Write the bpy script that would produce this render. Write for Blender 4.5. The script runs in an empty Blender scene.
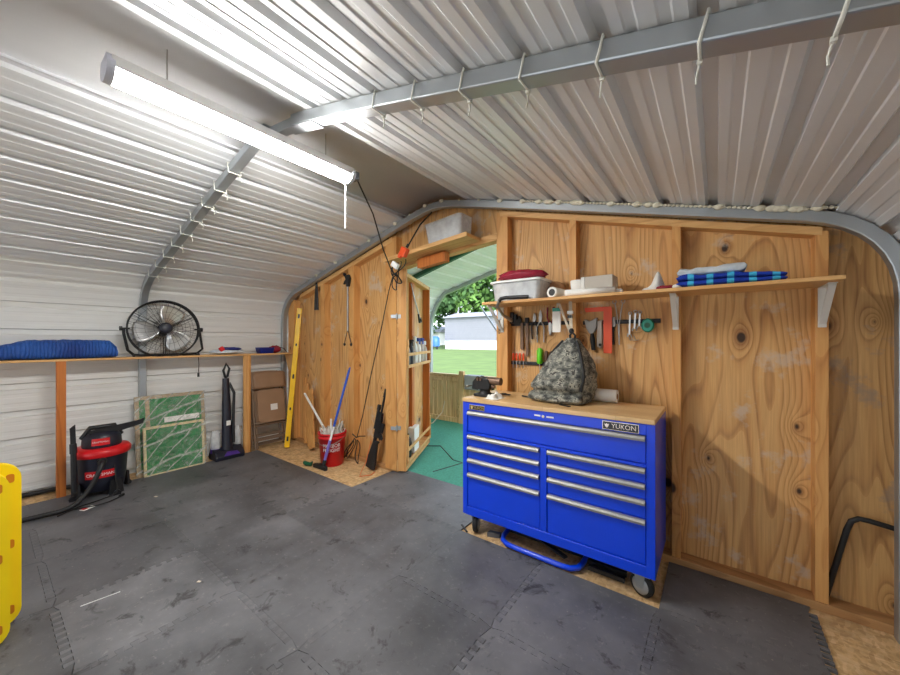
import bpy, bmesh, math, random
from mathutils import Vector, Matrix, noise
random.seed(7)
R=math.radians; PI=math.pi
scn=bpy.context.scene
COL=scn.collection
# ------------------------------------------------------------------ mesh helpers
class G:
    def __init__(s): s.v=[]; s.f=[]; s.mi=[]; s.sm=[]; s.M=None
    def add(s,vs,fs,smooth=False,m=0):
        n=len(s.v)
        for p in vs:
            p=Vector(p)
            s.v.append(s.M@p if s.M else p)
        for f in fs:
            s.f.append([i+n for i in f]); s.mi.append(m); s.sm.append(smooth)
        return s
    def box(s,x0,x1,y0,y1,z0,z1,m=0):
        vs=[(x,y,z) for z in (z0,z1) for y in (y0,y1) for x in (x0,x1)]
        return s.add(vs,[(0,2,3,1),(4,5,7,6),(0,1,5,4),(2,6,7,3),(0,4,6,2),(1,3,7,5)],False,m)
    def cbox(s,c,sz,rot=None,m=0):
        c=Vector(c); hx,hy,hz=[a/2 for a in sz]
        vs=[Vector((x,y,z)) for z in (-hz,hz) for y in (-hy,hy) for x in (-hx,hx)]
        if rot is not None: vs=[rot@v for v in vs]
        return s.add([v+c for v in vs],[(0,2,3,1),(4,5,7,6),(0,1,5,4),(2,6,7,3),(0,4,6,2),(1,3,7,5)],False,m)
    def bar(s,p0,p1,w,h,up=(0,0,1),m=0):
        """rectangular bar between two points, w across, h along 'up'"""
        p0=Vector(p0); p1=Vector(p1); d=(p1-p0).normalized(); u=Vector(up)
        a=d.cross(u).normalized(); b=a.cross(d).normalized()
        vs=[]
        for p in (p0,p1):
            for (i,j) in ((-1,-1),(1,-1),(1,1),(-1,1)): vs.append(p+a*(w/2*i)+b*(h/2*j))
        return s.add(vs,[(0,1,2,3),(7,6,5,4),(0,4,5,1),(1,5,6,2),(2,6,7,3),(3,7,4,0)],False,m)
    def tube(s,pts,r,n=8,closed=False,m=0,caps=True):
        pts=[Vector(p) for p in pts]; N=len(pts)
        rr=r if isinstance(r,(list,tuple)) else [r]*N
        rings=[]; prev=None
        for i,p in enumerate(pts):
            if closed: t=(pts[(i+1)%N]-pts[i-1])
            else: t=pts[min(i+1,N-1)]-pts[max(i-1,0)]
            t.normalize()
            if prev is None:
                u=Vector((0,0,1)) if abs(t.z)<.9 else Vector((1,0,0))
                a=t.cross(u).normalized()
            else:
                a=(prev-t*prev.dot(t))
                if a.length<1e-5: a=t.cross(Vector((0,0,1)))
                a.normalize()
            prev=a; b=t.cross(a)
            rings.append([p+(a*math.cos(2*PI*k/n)+b*math.sin(2*PI*k/n))*rr[i] for k in range(n)])
        vs=[v for ring in rings for v in ring]; fs=[]
        for i in range(N if closed else N-1):
            j=(i+1)%N
            for k in range(n):
                l=(k+1)%n; fs.append((i*n+k,i*n+l,j*n+l,j*n+k))
        s.add(vs,fs,True,m)
        if caps and not closed:
            s.add(rings[0],[tuple(range(n))[::-1]],False,m); s.add(rings[-1],[tuple(range(n))],False,m)
        return s
    def cyl(s,p0,p1,r,r1=None,n=20,m=0):
        return s.tube([p0,p1],[r,r if r1 is None else r1],n,False,m)
    def lathe(s,prof,o=(0,0,0),ax=(0,0,1),n=28,m=0,smooth=True,sy=1.0,caps=True):
        """prof: (radius, height) pairs along ax"""
        o=Vector(o); ax=Vector(ax).normalized()
        a=Vector((1,0,0)) if abs(ax.x)<.9 else Vector((0,1,0))
        a=(a-ax*a.dot(ax)).normalized(); b=ax.cross(a)
        vs=[];fs=[]
        for (r,h) in prof:
            for k in range(n):
                t=2*PI*k/n; vs.append(o+ax*h+a*(r*math.cos(t))+b*(r*sy*math.sin(t)))
        for i in range(len(prof)-1):
            for k in range(n):
                l=(k+1)%n; fs.append((i*n+k,i*n+l,(i+1)*n+l,(i+1)*n+k))
        s.add(vs,fs,smooth,m)
        for i,fl in ((0,True),(len(prof)-1,False)):
            if caps and prof[i][0]>1e-4:
                ring=vs[i*n:(i+1)*n]; s.add(ring,[tuple(range(n))[::-1] if fl else tuple(range(n))],False,m)
        return s
    def prism(s,poly,o,ux,uy,d,m=0,smooth=False):
        """extrude the 2D outline poly (in ux,uy at o) along vector d"""
        o=Vector(o);ux=Vector(ux);uy=Vector(uy);d=Vector(d);n=len(poly)
        A=[o+ux*p[0]+uy*p[1] for p in poly]; B=[p+d for p in A]
        s.add(A+B,[(i,(i+1)%n,(i+1)%n+n,i+n) for i in range(n)],smooth,m)
        s.add(A,[tuple(range(n))[::-1]],False,m); s.add(B,[tuple(range(n))],False,m)
        return s
    def ell(s,c,r,nu=16,nv=10,m=0,fn=None):
        c=Vector(c); vs=[];fs=[]
        for j in range(nv+1):
            ph=-PI/2+PI*j/nv
            for i in range(nu):
                th=2*PI*i/nu; d=Vector((math.cos(ph)*math.cos(th),math.cos(ph)*math.sin(th),math.sin(ph)))
                k=fn(d) if fn else 1
                vs.append(c+Vector((d.x*r[0],d.y*r[1],d.z*r[2]))*k)
        for j in range(nv):
            for i in range(nu):
                l=(i+1)%nu; fs.append((j*nu+i,j*nu+l,(j+1)*nu+l,(j+1)*nu+i))
        return s.add(vs,fs,True,m)
    def grid(s,fn,nu,nv,m=0,smooth=True):
        vs=[fn(i/nu,j/nv) for j in range(nv+1) for i in range(nu+1)]
        fs=[(j*(nu+1)+i,j*(nu+1)+i+1,(j+1)*(nu+1)+i+1,(j+1)*(nu+1)+i) for j in range(nv) for i in range(nu)]
        return s.add(vs,fs,smooth,m)
def rrect(w,h,r,n=5,cx=0,cy=0):
    out=[]
    for (sx,sy,a) in ((1,1,0),(-1,1,90),(-1,-1,180),(1,-1,270)):
        for k in range(n+1):
            t=R(a+90*k/n); out.append((cx+sx*(w/2-r)+r*math.cos(t),cy+sy*(h/2-r)+r*math.sin(t)))
    return out
OFF={}
def _mesh(name,g,mats,off):
    me=bpy.data.meshes.new(name)
    me.from_pydata([tuple(v-off) for v in g.v],[],g.f)
    for m in (mats if isinstance(mats,(list,tuple)) else [mats]): me.materials.append(m)
    me.polygons.foreach_set('material_index',g.mi); me.polygons.foreach_set('use_smooth',g.sm)
    bm=bmesh.new(); bm.from_mesh(me); bmesh.ops.recalc_face_normals(bm,faces=bm.faces); bm.to_mesh(me); bm.free()
    me.update(); return me
def _mods(o,bevel,sub,solid):
    if solid:
        m=o.modifiers.new('solid','SOLIDIFY'); m.thickness=solid; m.offset=0
    if bevel:
        bm=bmesh.new(); bm.from_mesh(o.data); bmesh.ops.remove_doubles(bm,verts=bm.verts,dist=1e-5); bm.to_mesh(o.data); bm.free()
        m=o.modifiers.new('bevel','BEVEL'); m.width=bevel; m.segments=2; m.limit_method='ANGLE'; m.angle_limit=R(40)
    if sub:
        m=o.modifiers.new('subsurf','SUBSURF'); m.levels=sub; m.render_levels=sub
def tag(o,label=None,cat=None,group=None,kind=None):
    if label:o['label']=label
    if cat:o['category']=cat
    if group:o['group']=group
    if kind:o['kind']=kind
    return o
def thing(name,label,cat,loc=(0,0,0),rot=None,group=None,kind=None,local=False):
    o=bpy.data.objects.new(name,None); COL.objects.link(o); o.location=loc; o.empty_display_size=.05
    if rot: o.rotation_euler=rot
    OFF[o]=Vector((0,0,0)) if (local or rot) else Vector(loc)
    return tag(o,label,cat,group,kind)
def part(par,name,g,mats,bevel=0,sub=0,label=None,kind=None,solid=0):
    off=OFF[par]; me=_mesh(name,g,mats,off)
    o=bpy.data.objects.new(name,me); COL.objects.link(o); o.parent=par; OFF[o]=off
    _mods(o,bevel,sub,solid); tag(o,label,None,None,kind); return o
def solo(name,label,cat,g,mats,loc=(0,0,0),rot=None,bevel=0,sub=0,group=None,kind=None,local=False,solid=0):
    off=Vector((0,0,0)) if (local or rot) else Vector(loc)
    me=_mesh(name,g,mats,off); o=bpy.data.objects.new(name,me); COL.objects.link(o); o.location=loc
    if rot:o.rotation_euler=rot
    OFF[o]=off; _mods(o,bevel,sub,solid); return tag(o,label,cat,group,kind)
def kids(o): return [c for c in o.children]
def copy_tree(o,par=None):
    c=o.copy(); COL.objects.link(c)
    if par: c.parent=par
    for ch in kids(o): copy_tree(ch,c)
    return c
def textg(s,size,ext=.001):
    """letters as plain geometry, centred, in local x (reading direction) and y (up)"""
    cu=bpy.data.curves.new('letters','FONT'); cu.body=s; cu.size=size; cu.extrude=ext; cu.align_x='CENTER'; cu.align_y='CENTER'; cu.resolution_u=3
    ob=bpy.data.objects.new('letters',cu); COL.objects.link(ob)
    me=bpy.data.meshes.new_from_object(ob)
    vs=[v.co.copy() for v in me.vertices]; fs=[list(p.vertices) for p in me.polygons]
    bpy.data.objects.remove(ob); bpy.data.curves.remove(cu); bpy.data.meshes.remove(me)
    return vs,fs
# ------------------------------------------------------------------ materials
def C(r,g,b):
    f=lambda c:(c/255/12.92) if c/255<=.04045 else ((c/255+.055)/1.055)**2.4
    return (f(r),f(g),f(b),1)
class NT:
    def __init__(s,name):
        s.m=bpy.data.materials.new(name); s.m.use_nodes=True; s.t=s.m.node_tree; s.n=s.t.nodes; s.b=s.n['Principled BSDF']
    def node(s,t,**k):
        n=s.n.new(t)
        for a,b in k.items():
            if hasattr(n,a) and a not in n.inputs: setattr(n,a,b)
            else: n.inputs[a].default_value=b
        return n
    def link(s,a,b): s.t.links.new(a,b)
    def co(s,sc=(1,1,1),kind='Object'):
        c=s.node('ShaderNodeTexCoord'); mp=s.node('ShaderNodeMapping'); mp.inputs['Scale'].default_value=sc
        s.link(c.outputs[kind],mp.inputs['Vector']); return mp.outputs[0]
    def noise(s,vec,scale,detail=3,rough=.5,dist=0):
        n=s.node('ShaderNodeTexNoise'); n.inputs['Scale'].default_value=scale; n.inputs['Detail'].default_value=detail
        n.inputs['Roughness'].default_value=rough; n.inputs['Distortion'].default_value=dist
        if vec: s.link(vec,n.inputs['Vector'])
        return n.outputs['Fac']
    def math(s,op,a,b=None,c=None):
        n=s.node('ShaderNodeMath'); n.operation=op
        for i,x in enumerate((a,b,c)):
            if x is None: continue
            if isinstance(x,(int,float)): n.inputs[i].default_value=x
            else: s.link(x,n.inputs[i])
        return n.outputs[0]
    def ramp(s,fac,stops,interp='LINEAR'):
        n=s.node('ShaderNodeValToRGB'); e=n.color_ramp; e.interpolation=interp
        while len(e.elements)<len(stops): e.elements.new(.5)
        for i,(p,c) in enumerate(stops):
            e.elements[i].position=p; e.elements[i].color=c if len(c)==4 else (*c,1)
        s.link(fac,n.inputs[0]); return n.outputs[0]
    def mix(s,fac,a,b,mode='MIX'):
        n=s.node('ShaderNodeMix'); n.data_type='RGBA'; n.blend_type=mode
        ins=[n.inputs[0],n.inputs[6],n.inputs[7]]
        for sock,x in zip(ins,(fac,a,b)):
            if isinstance(x,(int,float)): sock.default_value=x
            elif isinstance(x,tuple): sock.default_value=x
            else: s.link(x,sock)
        return n.outputs[2]
    def bump(s,h,strength=.2,dist=.01):
        n=s.node('ShaderNodeBump'); n.inputs['Strength'].default_value=strength; n.inputs['Distance'].default_value=dist
        s.link(h,n.inputs['Height']); s.link(n.outputs[0],s.b.inputs['Normal'])
    def set(s,col=None,rough=None,metal=None,**k):
        for nm,x in (('Base Color',col),('Roughness',rough),('Metallic',metal)):
            if x is None: continue
            if isinstance(x,(int,float,tuple)): s.b.inputs[nm].default_value=x
            else: s.link(x,s.b.inputs[nm])
        for a,b in k.items(): s.b.inputs[a.replace('_',' ')].default_value=b
        return s.m
def plain(name,col,rough=.5,metal=0,var=.12,scale=12,bump=0,**k):
    t=NT(name); n=t.noise(t.co(),scale,3)
    c=t.ramp(n,[(.25,tuple(x*(1-var) for x in col[:3])),(.75,tuple(min(1,x*(1+var)) for x in col[:3]))])
    if bump: t.bump(t.noise(t.co(),scale*6,2),bump,.004)
    return t.set(c,rough,metal,**k)
def emit(name,col,st):
    t=NT(name); t.b.inputs['Emission Color'].default_value=col; t.b.inputs['Emission Strength'].default_value=st
    n=t.noise(t.co(),3); t.set(t.ramp(n,[(0,(.9,.9,.9)),(1,(1,1,1))]),.4); return t.m
def glassy(name,col,alpha=.35,rough=.15,var=.25,scale=40):
    t=NT(name); n=t.noise(t.co(),scale,4,.6)
    a=t.ramp(n,[(.3,(alpha*(1-var),)*3),(.7,(min(1,alpha*(1+var)),)*3)])
    t.link(a,t.b.inputs['Alpha']); return t.set(col,rough,0)
def plywood(name,light,mid,dark,axis='z',knots=True,grain=26,stain=None):
    """rotary cut veneer: contour bands of a stretched noise field, knots bending the bands"""
    t=NT(name)
    st={'z':(1.25,1.25,.12),'x':(.12,1.25,1.25),'y':(1.25,.12,1.25)}[axis]
    v=t.co(st); base=t.noise(v,2.6,1.5,.4,.25)
    field=base
    if knots:
        sp=t.node('ShaderNodeSeparateXYZ'); t.link(t.co((1,1,1)),sp.inputs[0]); cb=t.node('ShaderNodeCombineXYZ')
        t.link(t.math('ADD',sp.outputs['X'],t.math('MULTIPLY',sp.outputs['Y'],.37)),cb.inputs[0]); t.link(t.math('MULTIPLY',sp.outputs['Z'],.62),cb.inputs[1])
        vo=t.node('ShaderNodeTexVoronoi'); vo.voronoi_dimensions='2D'; vo.inputs['Scale'].default_value=2.7; vo.inputs['Randomness'].default_value=1; t.link(cb.outputs[0],vo.inputs['Vector'])
        d=vo.outputs['Distance']; rc=t.node('ShaderNodeSeparateColor'); t.link(vo.outputs['Color'],rc.inputs[0])
        sw=t.math('POWER',2.718,t.math('MULTIPLY',d,-11.0))
        field=t.math('ADD',base,t.math('MULTIPLY',sw,.2))
    bands=t.math('FRACT',t.math('MULTIPLY',field,grain))
    lite=t.noise(t.co(st),7,3,.6)
    col=t.ramp(bands,[(0,light),(.35,light),(.72,mid),(.88,dark),(1,mid)])
    col=t.mix(t.ramp(lite,[(.35,(.0,)*3),(.75,(.6,)*3)]),col,light)
    fine=t.noise(t.co({'z':(60,60,2.2),'x':(2.2,60,60),'y':(60,2.2,60)}[axis]),1.6,4,.6)
    col=t.mix(.35,col,t.ramp(fine,[(.3,dark),(.7,light)]))
    big=t.noise(t.co(),1.3,3); col=t.mix(t.math('MULTIPLY',big,.35),col,mid)
    if knots:
        nz=t.noise(t.co(),14,2); thr=t.math('ADD',t.math('MULTIPLY',rc.outputs[0],.075),t.math('MULTIPLY_ADD',nz,.04,-.032))
        k=t.math('SUBTRACT',thr,d); k=t.math('MULTIPLY',k,45)
        halo=t.math('MULTIPLY',t.math('SUBTRACT',t.math('MULTIPLY',thr,2.2),d),14); hh=t.node('ShaderNodeClamp'); t.link(halo,hh.inputs[0])
        col=t.mix(t.math('MULTIPLY',hh.outputs[0],.6),col,dark)
        kk=t.node('ShaderNodeClamp'); t.link(k,kk.inputs[0])
        col=t.mix(kk.outputs[0],col,(.055,.026,.011,1))
    if stain:
        sn=t.noise(t.co(),4.2,6,.65); m=t.ramp(sn,[(.56,(0,0,0)),(.64,(1,1,1))])
        col=t.mix(t.math('MULTIPLY',m,.55),col,stain)
    t.bump(bands,.08,.002)
    return t.set(col,.58)
PL=(C(230,184,120),C(208,152,88),C(142,86,42))
M={}
M['ply']=plywood('plywood_veneer',*PL,stain=C(204,192,174))
M['ply2']=plywood('plywood_weathered',C(216,172,112),C(190,140,82),C(128,82,42),stain=C(136,128,120))
M['stud']=plywood('pine_stud',C(226,172,104),C(214,152,84),C(180,116,58),knots=True,grain=14)
M['plankx']=plywood('pine_plank_lengthways',C(232,186,124),C(220,166,100),C(190,132,74),axis='x',knots=False,grain=14)
M['planky']=plywood('pine_shelf_lengthways',C(228,184,124),C(214,162,100),C(188,132,74),axis='y',knots=False,grain=14)
M['redwood']=plywood('red_and_shaded_pine',C(206,124,54),C(190,104,40),C(150,76,28),grain=14,knots=False)
M['bottomplate']=plywood('worn_pine_plate',C(196,150,98),C(170,122,76),C(130,90,54),axis='x',knots=False,grain=14)
M['fencewood']=plywood('weathered_fence_pine',C(232,200,148),C(212,172,118),C(166,124,80),grain=14)
def osb():
    t=NT('strand_board'); v=t.co((1,1,1))
    vo=t.node('ShaderNodeTexVoronoi'); vo.inputs['Scale'].default_value=75; t.link(t.co((1,.45,1)),vo.inputs['Vector'])
    vo2=t.node('ShaderNodeTexVoronoi'); vo2.inputs['Scale'].default_value=60; t.link(t.co((.4,1,1)),vo2.inputs['Vector'])
    a=t.ramp(vo.outputs['Color'],[(0,C(168,130,86)),(.5,C(218,182,132)),(1,C(240,212,168))])
    b=t.ramp(vo2.outputs['Color'],[(0,C(160,120,76)),(.5,C(206,166,112)),(1,C(232,200,154))])
    c=t.mix(.5,a,b); n=t.noise(v,9,5,.7); c=t.mix(t.math('MULTIPLY',t.ramp(n,[(.45,(0,0,0)),(.75,(1,1,1))]),.45),c,C(120,98,74))
    return t.set(c,.75)
M['osb']=osb()
def rubber():
    t=NT('foam_mat'); v=t.co(kind='Object')
    g=t.node('ShaderNodeNewGeometry')
    p=g.outputs['Position']
    n1=t.noise(p,1.6,5,.62); n2=t.noise(p,38,4,.7); n3=t.noise(p,7,5,.7,.6)
    c=t.ramp(n1,[(.32,C(70,70,73)),(.66,C(114,114,117))])
    c=t.mix(t.math('MULTIPLY',t.ramp(n3,[(.58,(0,0,0)),(.68,(1,1,1))]),.8),c,C(44,43,44))
    c=t.mix(t.math('MULTIPLY',t.ramp(n2,[(.58,(0,0,0)),(.76,(1,1,1))]),.55),c,C(140,138,136))
    vo=t.node('ShaderNodeTexVoronoi'); vo.inputs['Scale'].default_value=11; t.link(p,vo.inputs['Vector'])
    oi=t.node('ShaderNodeObjectInfo'); c=t.mix(1.0,c,t.ramp(oi.outputs['Random'],[(0,(.74,.74,.75)),(1,(1.12,1.12,1.12))]),'MULTIPLY')
    sp=t.ramp(vo.outputs['Distance'],[(.028,(1,1,1)),(.045,(0,0,0))]); c=t.mix(t.math('MULTIPLY',sp,.5),c,C(170,160,148))
    t.bump(t.noise(p,180,2),.15,.002)
    return t.set(c,t.ramp(n1,[(.3,(.42,)*3),(.7,(.62,)*3)]),0)
M['mat']=rubber()
def sheet(name,col,rough,metal,streak=(1,1,1),dirt=.5):
    t=NT(name); n=t.noise(t.co(streak),2.2,5,.6); n2=t.noise(t.co(),1.1,4,.6)
    c=t.ramp(n,[(.25,tuple(x*.95 for x in col[:3])),(.75,col)])
    c=t.mix(t.math('MULTIPLY',t.ramp(n2,[(.5,(0,0,0)),(.8,(1,1,1))]),dirt),c,tuple(x*f for x,f in zip(col[:3],(.72,.66,.58)))+(1,))
    return t.set(c,t.ramp(n,[(.2,(rough*.85,)*3),(.8,(rough*1.2,)*3)]),metal)
M['panel']=sheet('painted_steel_wall',C(230,230,227),.42,.0,(3,.3,3),.12)
M['roof']=sheet('galvalume_roof',C(226,228,230),.42,.22,(6,.25,6),.25)
M['cap']=sheet('ridge_cap_steel',C(214,214,216),.4,.15,(6,.25,6),.2)
M['porchroof']=sheet('white_porch_steel',C(246,248,246),.5,.0,(6,.3,6),.1)
M['galv']=sheet('galvanised_tube',C(176,182,186),.4,.75,(8,8,8),.35)
M['green']=plain('green_shade_tinted_steel',C(36,92,72),.5)  # porch arch in shade: its green tint is put into the colour
M['turf']=plain('green_turf',C(74,150,130),.95,0,.22,60,.6)
M['lawn']=plain('lawn_grass',C(90,112,52),.95,0,.2,1.2,.5)
M['leaf']=plain('tree_leaves',C(84,122,52),.8,0,.4,.9)
M['leaf2']=plain('dark_tree_leaves',C(54,88,42),.8,0,.4,.9)
M['bark']=plain('bark',C(92,74,58),.9,0,.25,9)
M['white']=plain('white_plastic',C(236,236,234),.45,0,.04)
M['bracket']=plain('white_bracket_paint',C(226,224,218),.5,0,.05)
M['lens']=emit('lit_diffuser',(1,.985,.95,1),72)
M['blue']=plain('blue_enamel',C(3,66,226),.28,0,.05,4,**{'Coat_Weight':.3})
M['bluedark']=plain('navy_side_panel',C(6,30,120),.35,0,.05,4)
M['alu']=plain('brushed_aluminium',C(172,171,168),.58,.75,.06,30)
M['steel']=plain('tool_steel',C(176,174,170),.3,.85,.12,30)
M['rust']=plain('worn_steel',C(120,96,80),.5,.6,.3,30)
M['black']=plain('black_plastic',C(26,26,29),.45,0,.2,14)
M['gun']=plain('matte_black',C(22,22,24),.55,0,.2,14)
M['navy']=plain('navy_black_plastic',C(28,30,44),.4,0,.2,14)
M['rubberblack']=plain('black_rubber',C(24,24,25),.65,0,.2,14)
M['red']=plain('red_plastic',C(206,18,28),.38,0,.06,8)
M['orange']=plain('orange_paint',C(236,84,34),.45,0,.08,8)
M['yellow']=plain('yellow_plastic',C(255,218,8),.4,0,.05,5)
M['lvl']=plain('yellow_level_paint',C(246,196,24),.4,0,.06,8)
M['slot']=plain('orange_slot',C(206,128,16),.5,0,.1,8)
M['tan']=plain('tan_chair_steel',C(160,128,100),.42,.1,.08,8)
M['tand']=plain('tan_frame_steel',C(150,128,108),.4,.3,.1,8)
M['paper']=plain('white_paper',C(240,238,232),.7,0,.04)
M['card']=plain('brown_cardboard',C(160,112,72),.8,0,.1)
M['grey']=plain('grey_card',C(196,188,176),.7,0,.06)
M['purple']=plain('purple_plastic',C(82,52,140),.35,0,.1)
M['teal']=plain('teal_plastic',C(20,150,126),.35,0,.08)
M['lime']=plain('lime_plastic',C(104,214,40),.4,0,.06)
M['maroon']=plain('maroon_plastic_film',C(150,34,56),.25,0,.25,24,.5)
M['cord']=plain('black_cord',C(26,26,26),.5,0,.1)
M['orangecord']=plain('orange_cord',C(226,120,60),.5,0,.1)
M['tie']=plain('white_tie',C(226,226,216),.5,0,.06)
M['foam']=plain('sealant_foam',C(224,218,196),.8,0,.15,40,.5)
M['mop']=plain('mop_yarn',C(226,222,212),.9,0,.12,30)
M['bluepole']=plain('blue_pole',C(38,84,190),.35,0,.1)
M['lilac']=plain('lilac_sleeve',C(124,110,196),.4,0,.1)
M['greenplastic']=plain('dark_green_plastic',C(24,92,62),.45,0,.15)
M['webbing']=plain('tan_webbing',C(196,184,164),.8,0,.12,60)
M['cream']=plain('cream_frame',C(214,196,150),.6,0,.12,20)
M['brownframe']=plain('mottled_frame',C(170,148,116),.6,0,.3,30)
M['siding']=plain('grey_siding',C(146,146,154),.6,0,.03,2)
M['bin']=plain('blue_bin',C(44,96,190),.5)
M['clear']=glassy('clear_tote_plastic',C(240,243,245),.42,.18,.25,14)
M['lampcap']=plain('grey_end_cap',C(206,208,220),.4,0,.08)
M['darkcap']=plain('dark_plug_cap',C(96,98,104),.4,0,.1)
M['wirecage']=plain('black_wire',C(30,30,32),.4,.3,.1)
M['blade']=plain('silver_fan_blade',C(206,206,206),.3,.8,.08)
M['badge']=plain('black_badge',C(30,32,38),.35,0,.1)
M['chrome']=plain('chrome',C(226,228,232),.15,.9,.03)
M['greytyre']=plain('grey_wheel_hub',C(170,172,174),.4,.3,.06)
M['grass']=plain('deck_scrap',C(214,200,180),.8)
def butcher():
    t=NT('butcher_block'); br=t.node('ShaderNodeTexBrick'); t.link(t.co((1,1,1)),br.inputs['Vector'])
    for k,x in (('Scale',1.0),('Mortar Size',.0006),('Brick Width',.42),('Row Height',.04)): br.inputs[k].default_value=x
    br.inputs['Color1'].default_value=C(226,190,138); br.inputs['Color2'].default_value=C(206,164,108); br.inputs['Mortar'].default_value=C(170,128,80)
    n=t.noise(t.co((2.5,50,50)),1.5,4,.6); c=t.mix(.3,br.outputs[0],t.ramp(n,[(.3,C(190,144,90)),(.7,C(236,206,158))]))
    return t.set(c,.38)
M['butcher']=butcher()
def greenwrap():
    t=NT('wrapped_green_panel'); n=t.noise(t.co((1,1,1)),7,4,.6,1.2)
    c=t.ramp(n,[(.3,C(36,104,56)),(.6,C(52,136,74)),(.8,C(70,150,90))]); return t.set(c,.4)
M['greenpanel']=greenwrap()
def film():
    t=NT('crinkled_clear_film'); v=t.co()
    out=[]
    for rz,sc in ((R(42),2.6),(R(-40),2.1),(R(75),1.3)):
        c=t.node('ShaderNodeTexCoord'); mp=t.node('ShaderNodeMapping'); mp.inputs['Rotation'].default_value=(rz,0,0); t.link(c.outputs['Object'],mp.inputs['Vector'])
        w_=t.node('ShaderNodeTexWave'); w_.bands_direction='Y'; w_.inputs['Scale'].default_value=sc; w_.inputs['Distortion'].default_value=2.2; w_.inputs['Detail'].default_value=2; w_.inputs['Detail Scale'].default_value=1.5
        t.link(mp.outputs[0],w_.inputs['Vector']); out.append(t.ramp(w_.outputs['Fac'],[(.955,(0,0,0)),(1,(1,1,1))]))
    a=t.math('ADD',t.math('MULTIPLY',t.math('MAXIMUM',out[0],out[2]),.34),t.math('MULTIPLY',t.ramp(t.noise(v,13,5,.75,1.5),[(.42,(0,0,0)),(.75,(1,1,1))]),.5))  # pale streaks paint the wrap's highlights into the alpha
    t.link(a,t.b.inputs['Alpha'])
    t.bump(t.noise(v,16,4,.6,1),.8,.02)
    return t.set(C(232,236,226),.15,0)
M['film']=film()
def camo():
    t=NT('grey_digital_camo'); v=t.co((26,26,40))
    sn=t.node('ShaderNodeVectorMath'); sn.operation='SNAP'; t.link(t.co(),sn.inputs[0]); sn.inputs[1].default_value=(.008,.008,.006)
    n=t.noise(sn.outputs[0],21,3,.6); c=t.ramp(n,[(0,C(58,58,58)),(.40,C(92,94,88)),(.48,C(128,128,120)),(.56,C(166,164,150)),(.62,C(76,74,70))],'CONSTANT')
    t.bump(t.noise(t.co(),26,4),.5,.01); return t.set(c,.85)
M['camo']=camo()
def quilt():
    t=NT('blue_moving_blanket'); n=t.noise(t.co((1,1,1)),3,4)
    c=t.ramp(n,[(.3,C(18,52,128)),(.7,C(36,92,178))])
    w=t.node('ShaderNodeTexWave'); w.inputs['Scale'].default_value=14; w.inputs['Distortion'].default_value=5; w.inputs['Detail'].default_value=2; w.bands_direction='Y'
    t.link(t.co(),w.inputs['Vector']); t.bump(w.outputs['Fac'],.7,.012); return t.set(c,.6)
M['blanket']=quilt()
def stripes():
    t=NT('blue_striped_towel'); w=t.node('ShaderNodeTexWave'); w.bands_direction='X'; w.inputs['Scale'].default_value=3.6; w.inputs['Distortion'].default_value=.6; w.inputs['Phase Offset'].default_value=2.2
    t.link(t.co(),w.inputs['Vector']); c=t.ramp(w.outputs['Fac'],[(0,C(22,58,170)),(.72,C(22,58,170)),(.78,C(70,186,230)),(1,C(70,186,230))])
    t.bump(t.noise(t.co(),200,2),.5,.004); return t.set(c,.95)
M['stripes']=stripes()
M['cloth']=plain('white_cloth',C(232,230,224),.9,0,.06,30,.4)
M['greycloth']=plain('patterned_white_fabric',C(206,214,220),.9,0,.16,26,.4)

# ------------------------------------------------------------------ the shell
XC=-2.1; XL=-4.89; XR=.73
def zr(x):  return 2.722-.266*math.sqrt((x-XC)**2+.16**2)       # roof surface seen from inside
def bez(p0,p1,p2,n): return [((1-t)**2*p0[0]+2*t*(1-t)*p1[0]+t*t*p2[0],(1-t)**2*p0[1]+2*t*(1-t)*p1[1]+t*t*p2[1]) for t in [i/n for i in range(n+1)]]
def left_path():
    p=[(XL,0)]+bez((XL,1.58),(XL,1.97),(XL+.36,zr(XL+.36)),8); x=XL+.36
    while x<XC-.3: x+=.06; p.append((min(x,XC-.36),zr(min(x,XC-.36))))
    return p
def right_path():
    p=[]; x=XC+.36
    while x<XR-.36: p.append((x,zr(x))); x+=.06
    p+=bez((XR-.36,zr(XR-.36)),(XR,1.97),(XR,1.58),8)+[(XR,0)]
    return p
def resample(path):
    L=[0]
    for a,b in zip(path,path[1:]): L.append(L[-1]+math.dist(a,b))
    def at(s):
        s=max(0,min(L[-1],s))
        for i in range(len(L)-1):
            if s<=L[i+1] or i==len(L)-2:
                t=(s-L[i])/(L[i+1]-L[i]); a,b=path[i],path[i+1]
                d=((b[0]-a[0]),(b[1]-a[1])); l=math.hypot(*d)
                return (a[0]+d[0]*t,a[1]+d[1]*t),(d[0]/l,d[1]/l)
    return at,L[-1],L
def ribbed(path,y0,y1,s0,period=.2405,side=1,minor=.003):
    """rib-profile sheet: deep ribs and two shallow ones per period, recessed outwards"""
    at,LT,Ls=resample(path); prof=[]
    k=-1
    def put(s,d): prof.append((s,d))
    while s0+k*period<LT:
        c=s0+k*period
        for ds,d in ((-.031,0),(-.022,.028),(.022,.028),(.031,0)): put(c+ds,d)
        for q in (1/3,2/3):
            cc=c+period*q
            for ds,d in ((-.019,0),(-.013,minor),(.013,minor),(.019,0)): put(cc+ds,d)
        k+=1
    prof=[(s,d) for s,d in prof if 0<s<LT]
    prof=[(0,0)]+prof+[(LT,0)]
    pts=[]
    for s,d in prof:
        (x,z),(tx,tz)=at(s); nx,nz=-tz*side,tx*side
        pts.append((x+nx*d,z+nz*d))
    n=len(pts); vs=[];
    for (x,z) in pts: vs+= [(x,y0,z),(x,y1,z)]
    g=G(); g.add(vs,[(2*i,2*i+1,2*i+3,2*i+2) for i in range(n-1)]); return g
Y0,Y1=-3.2,2.72
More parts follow.
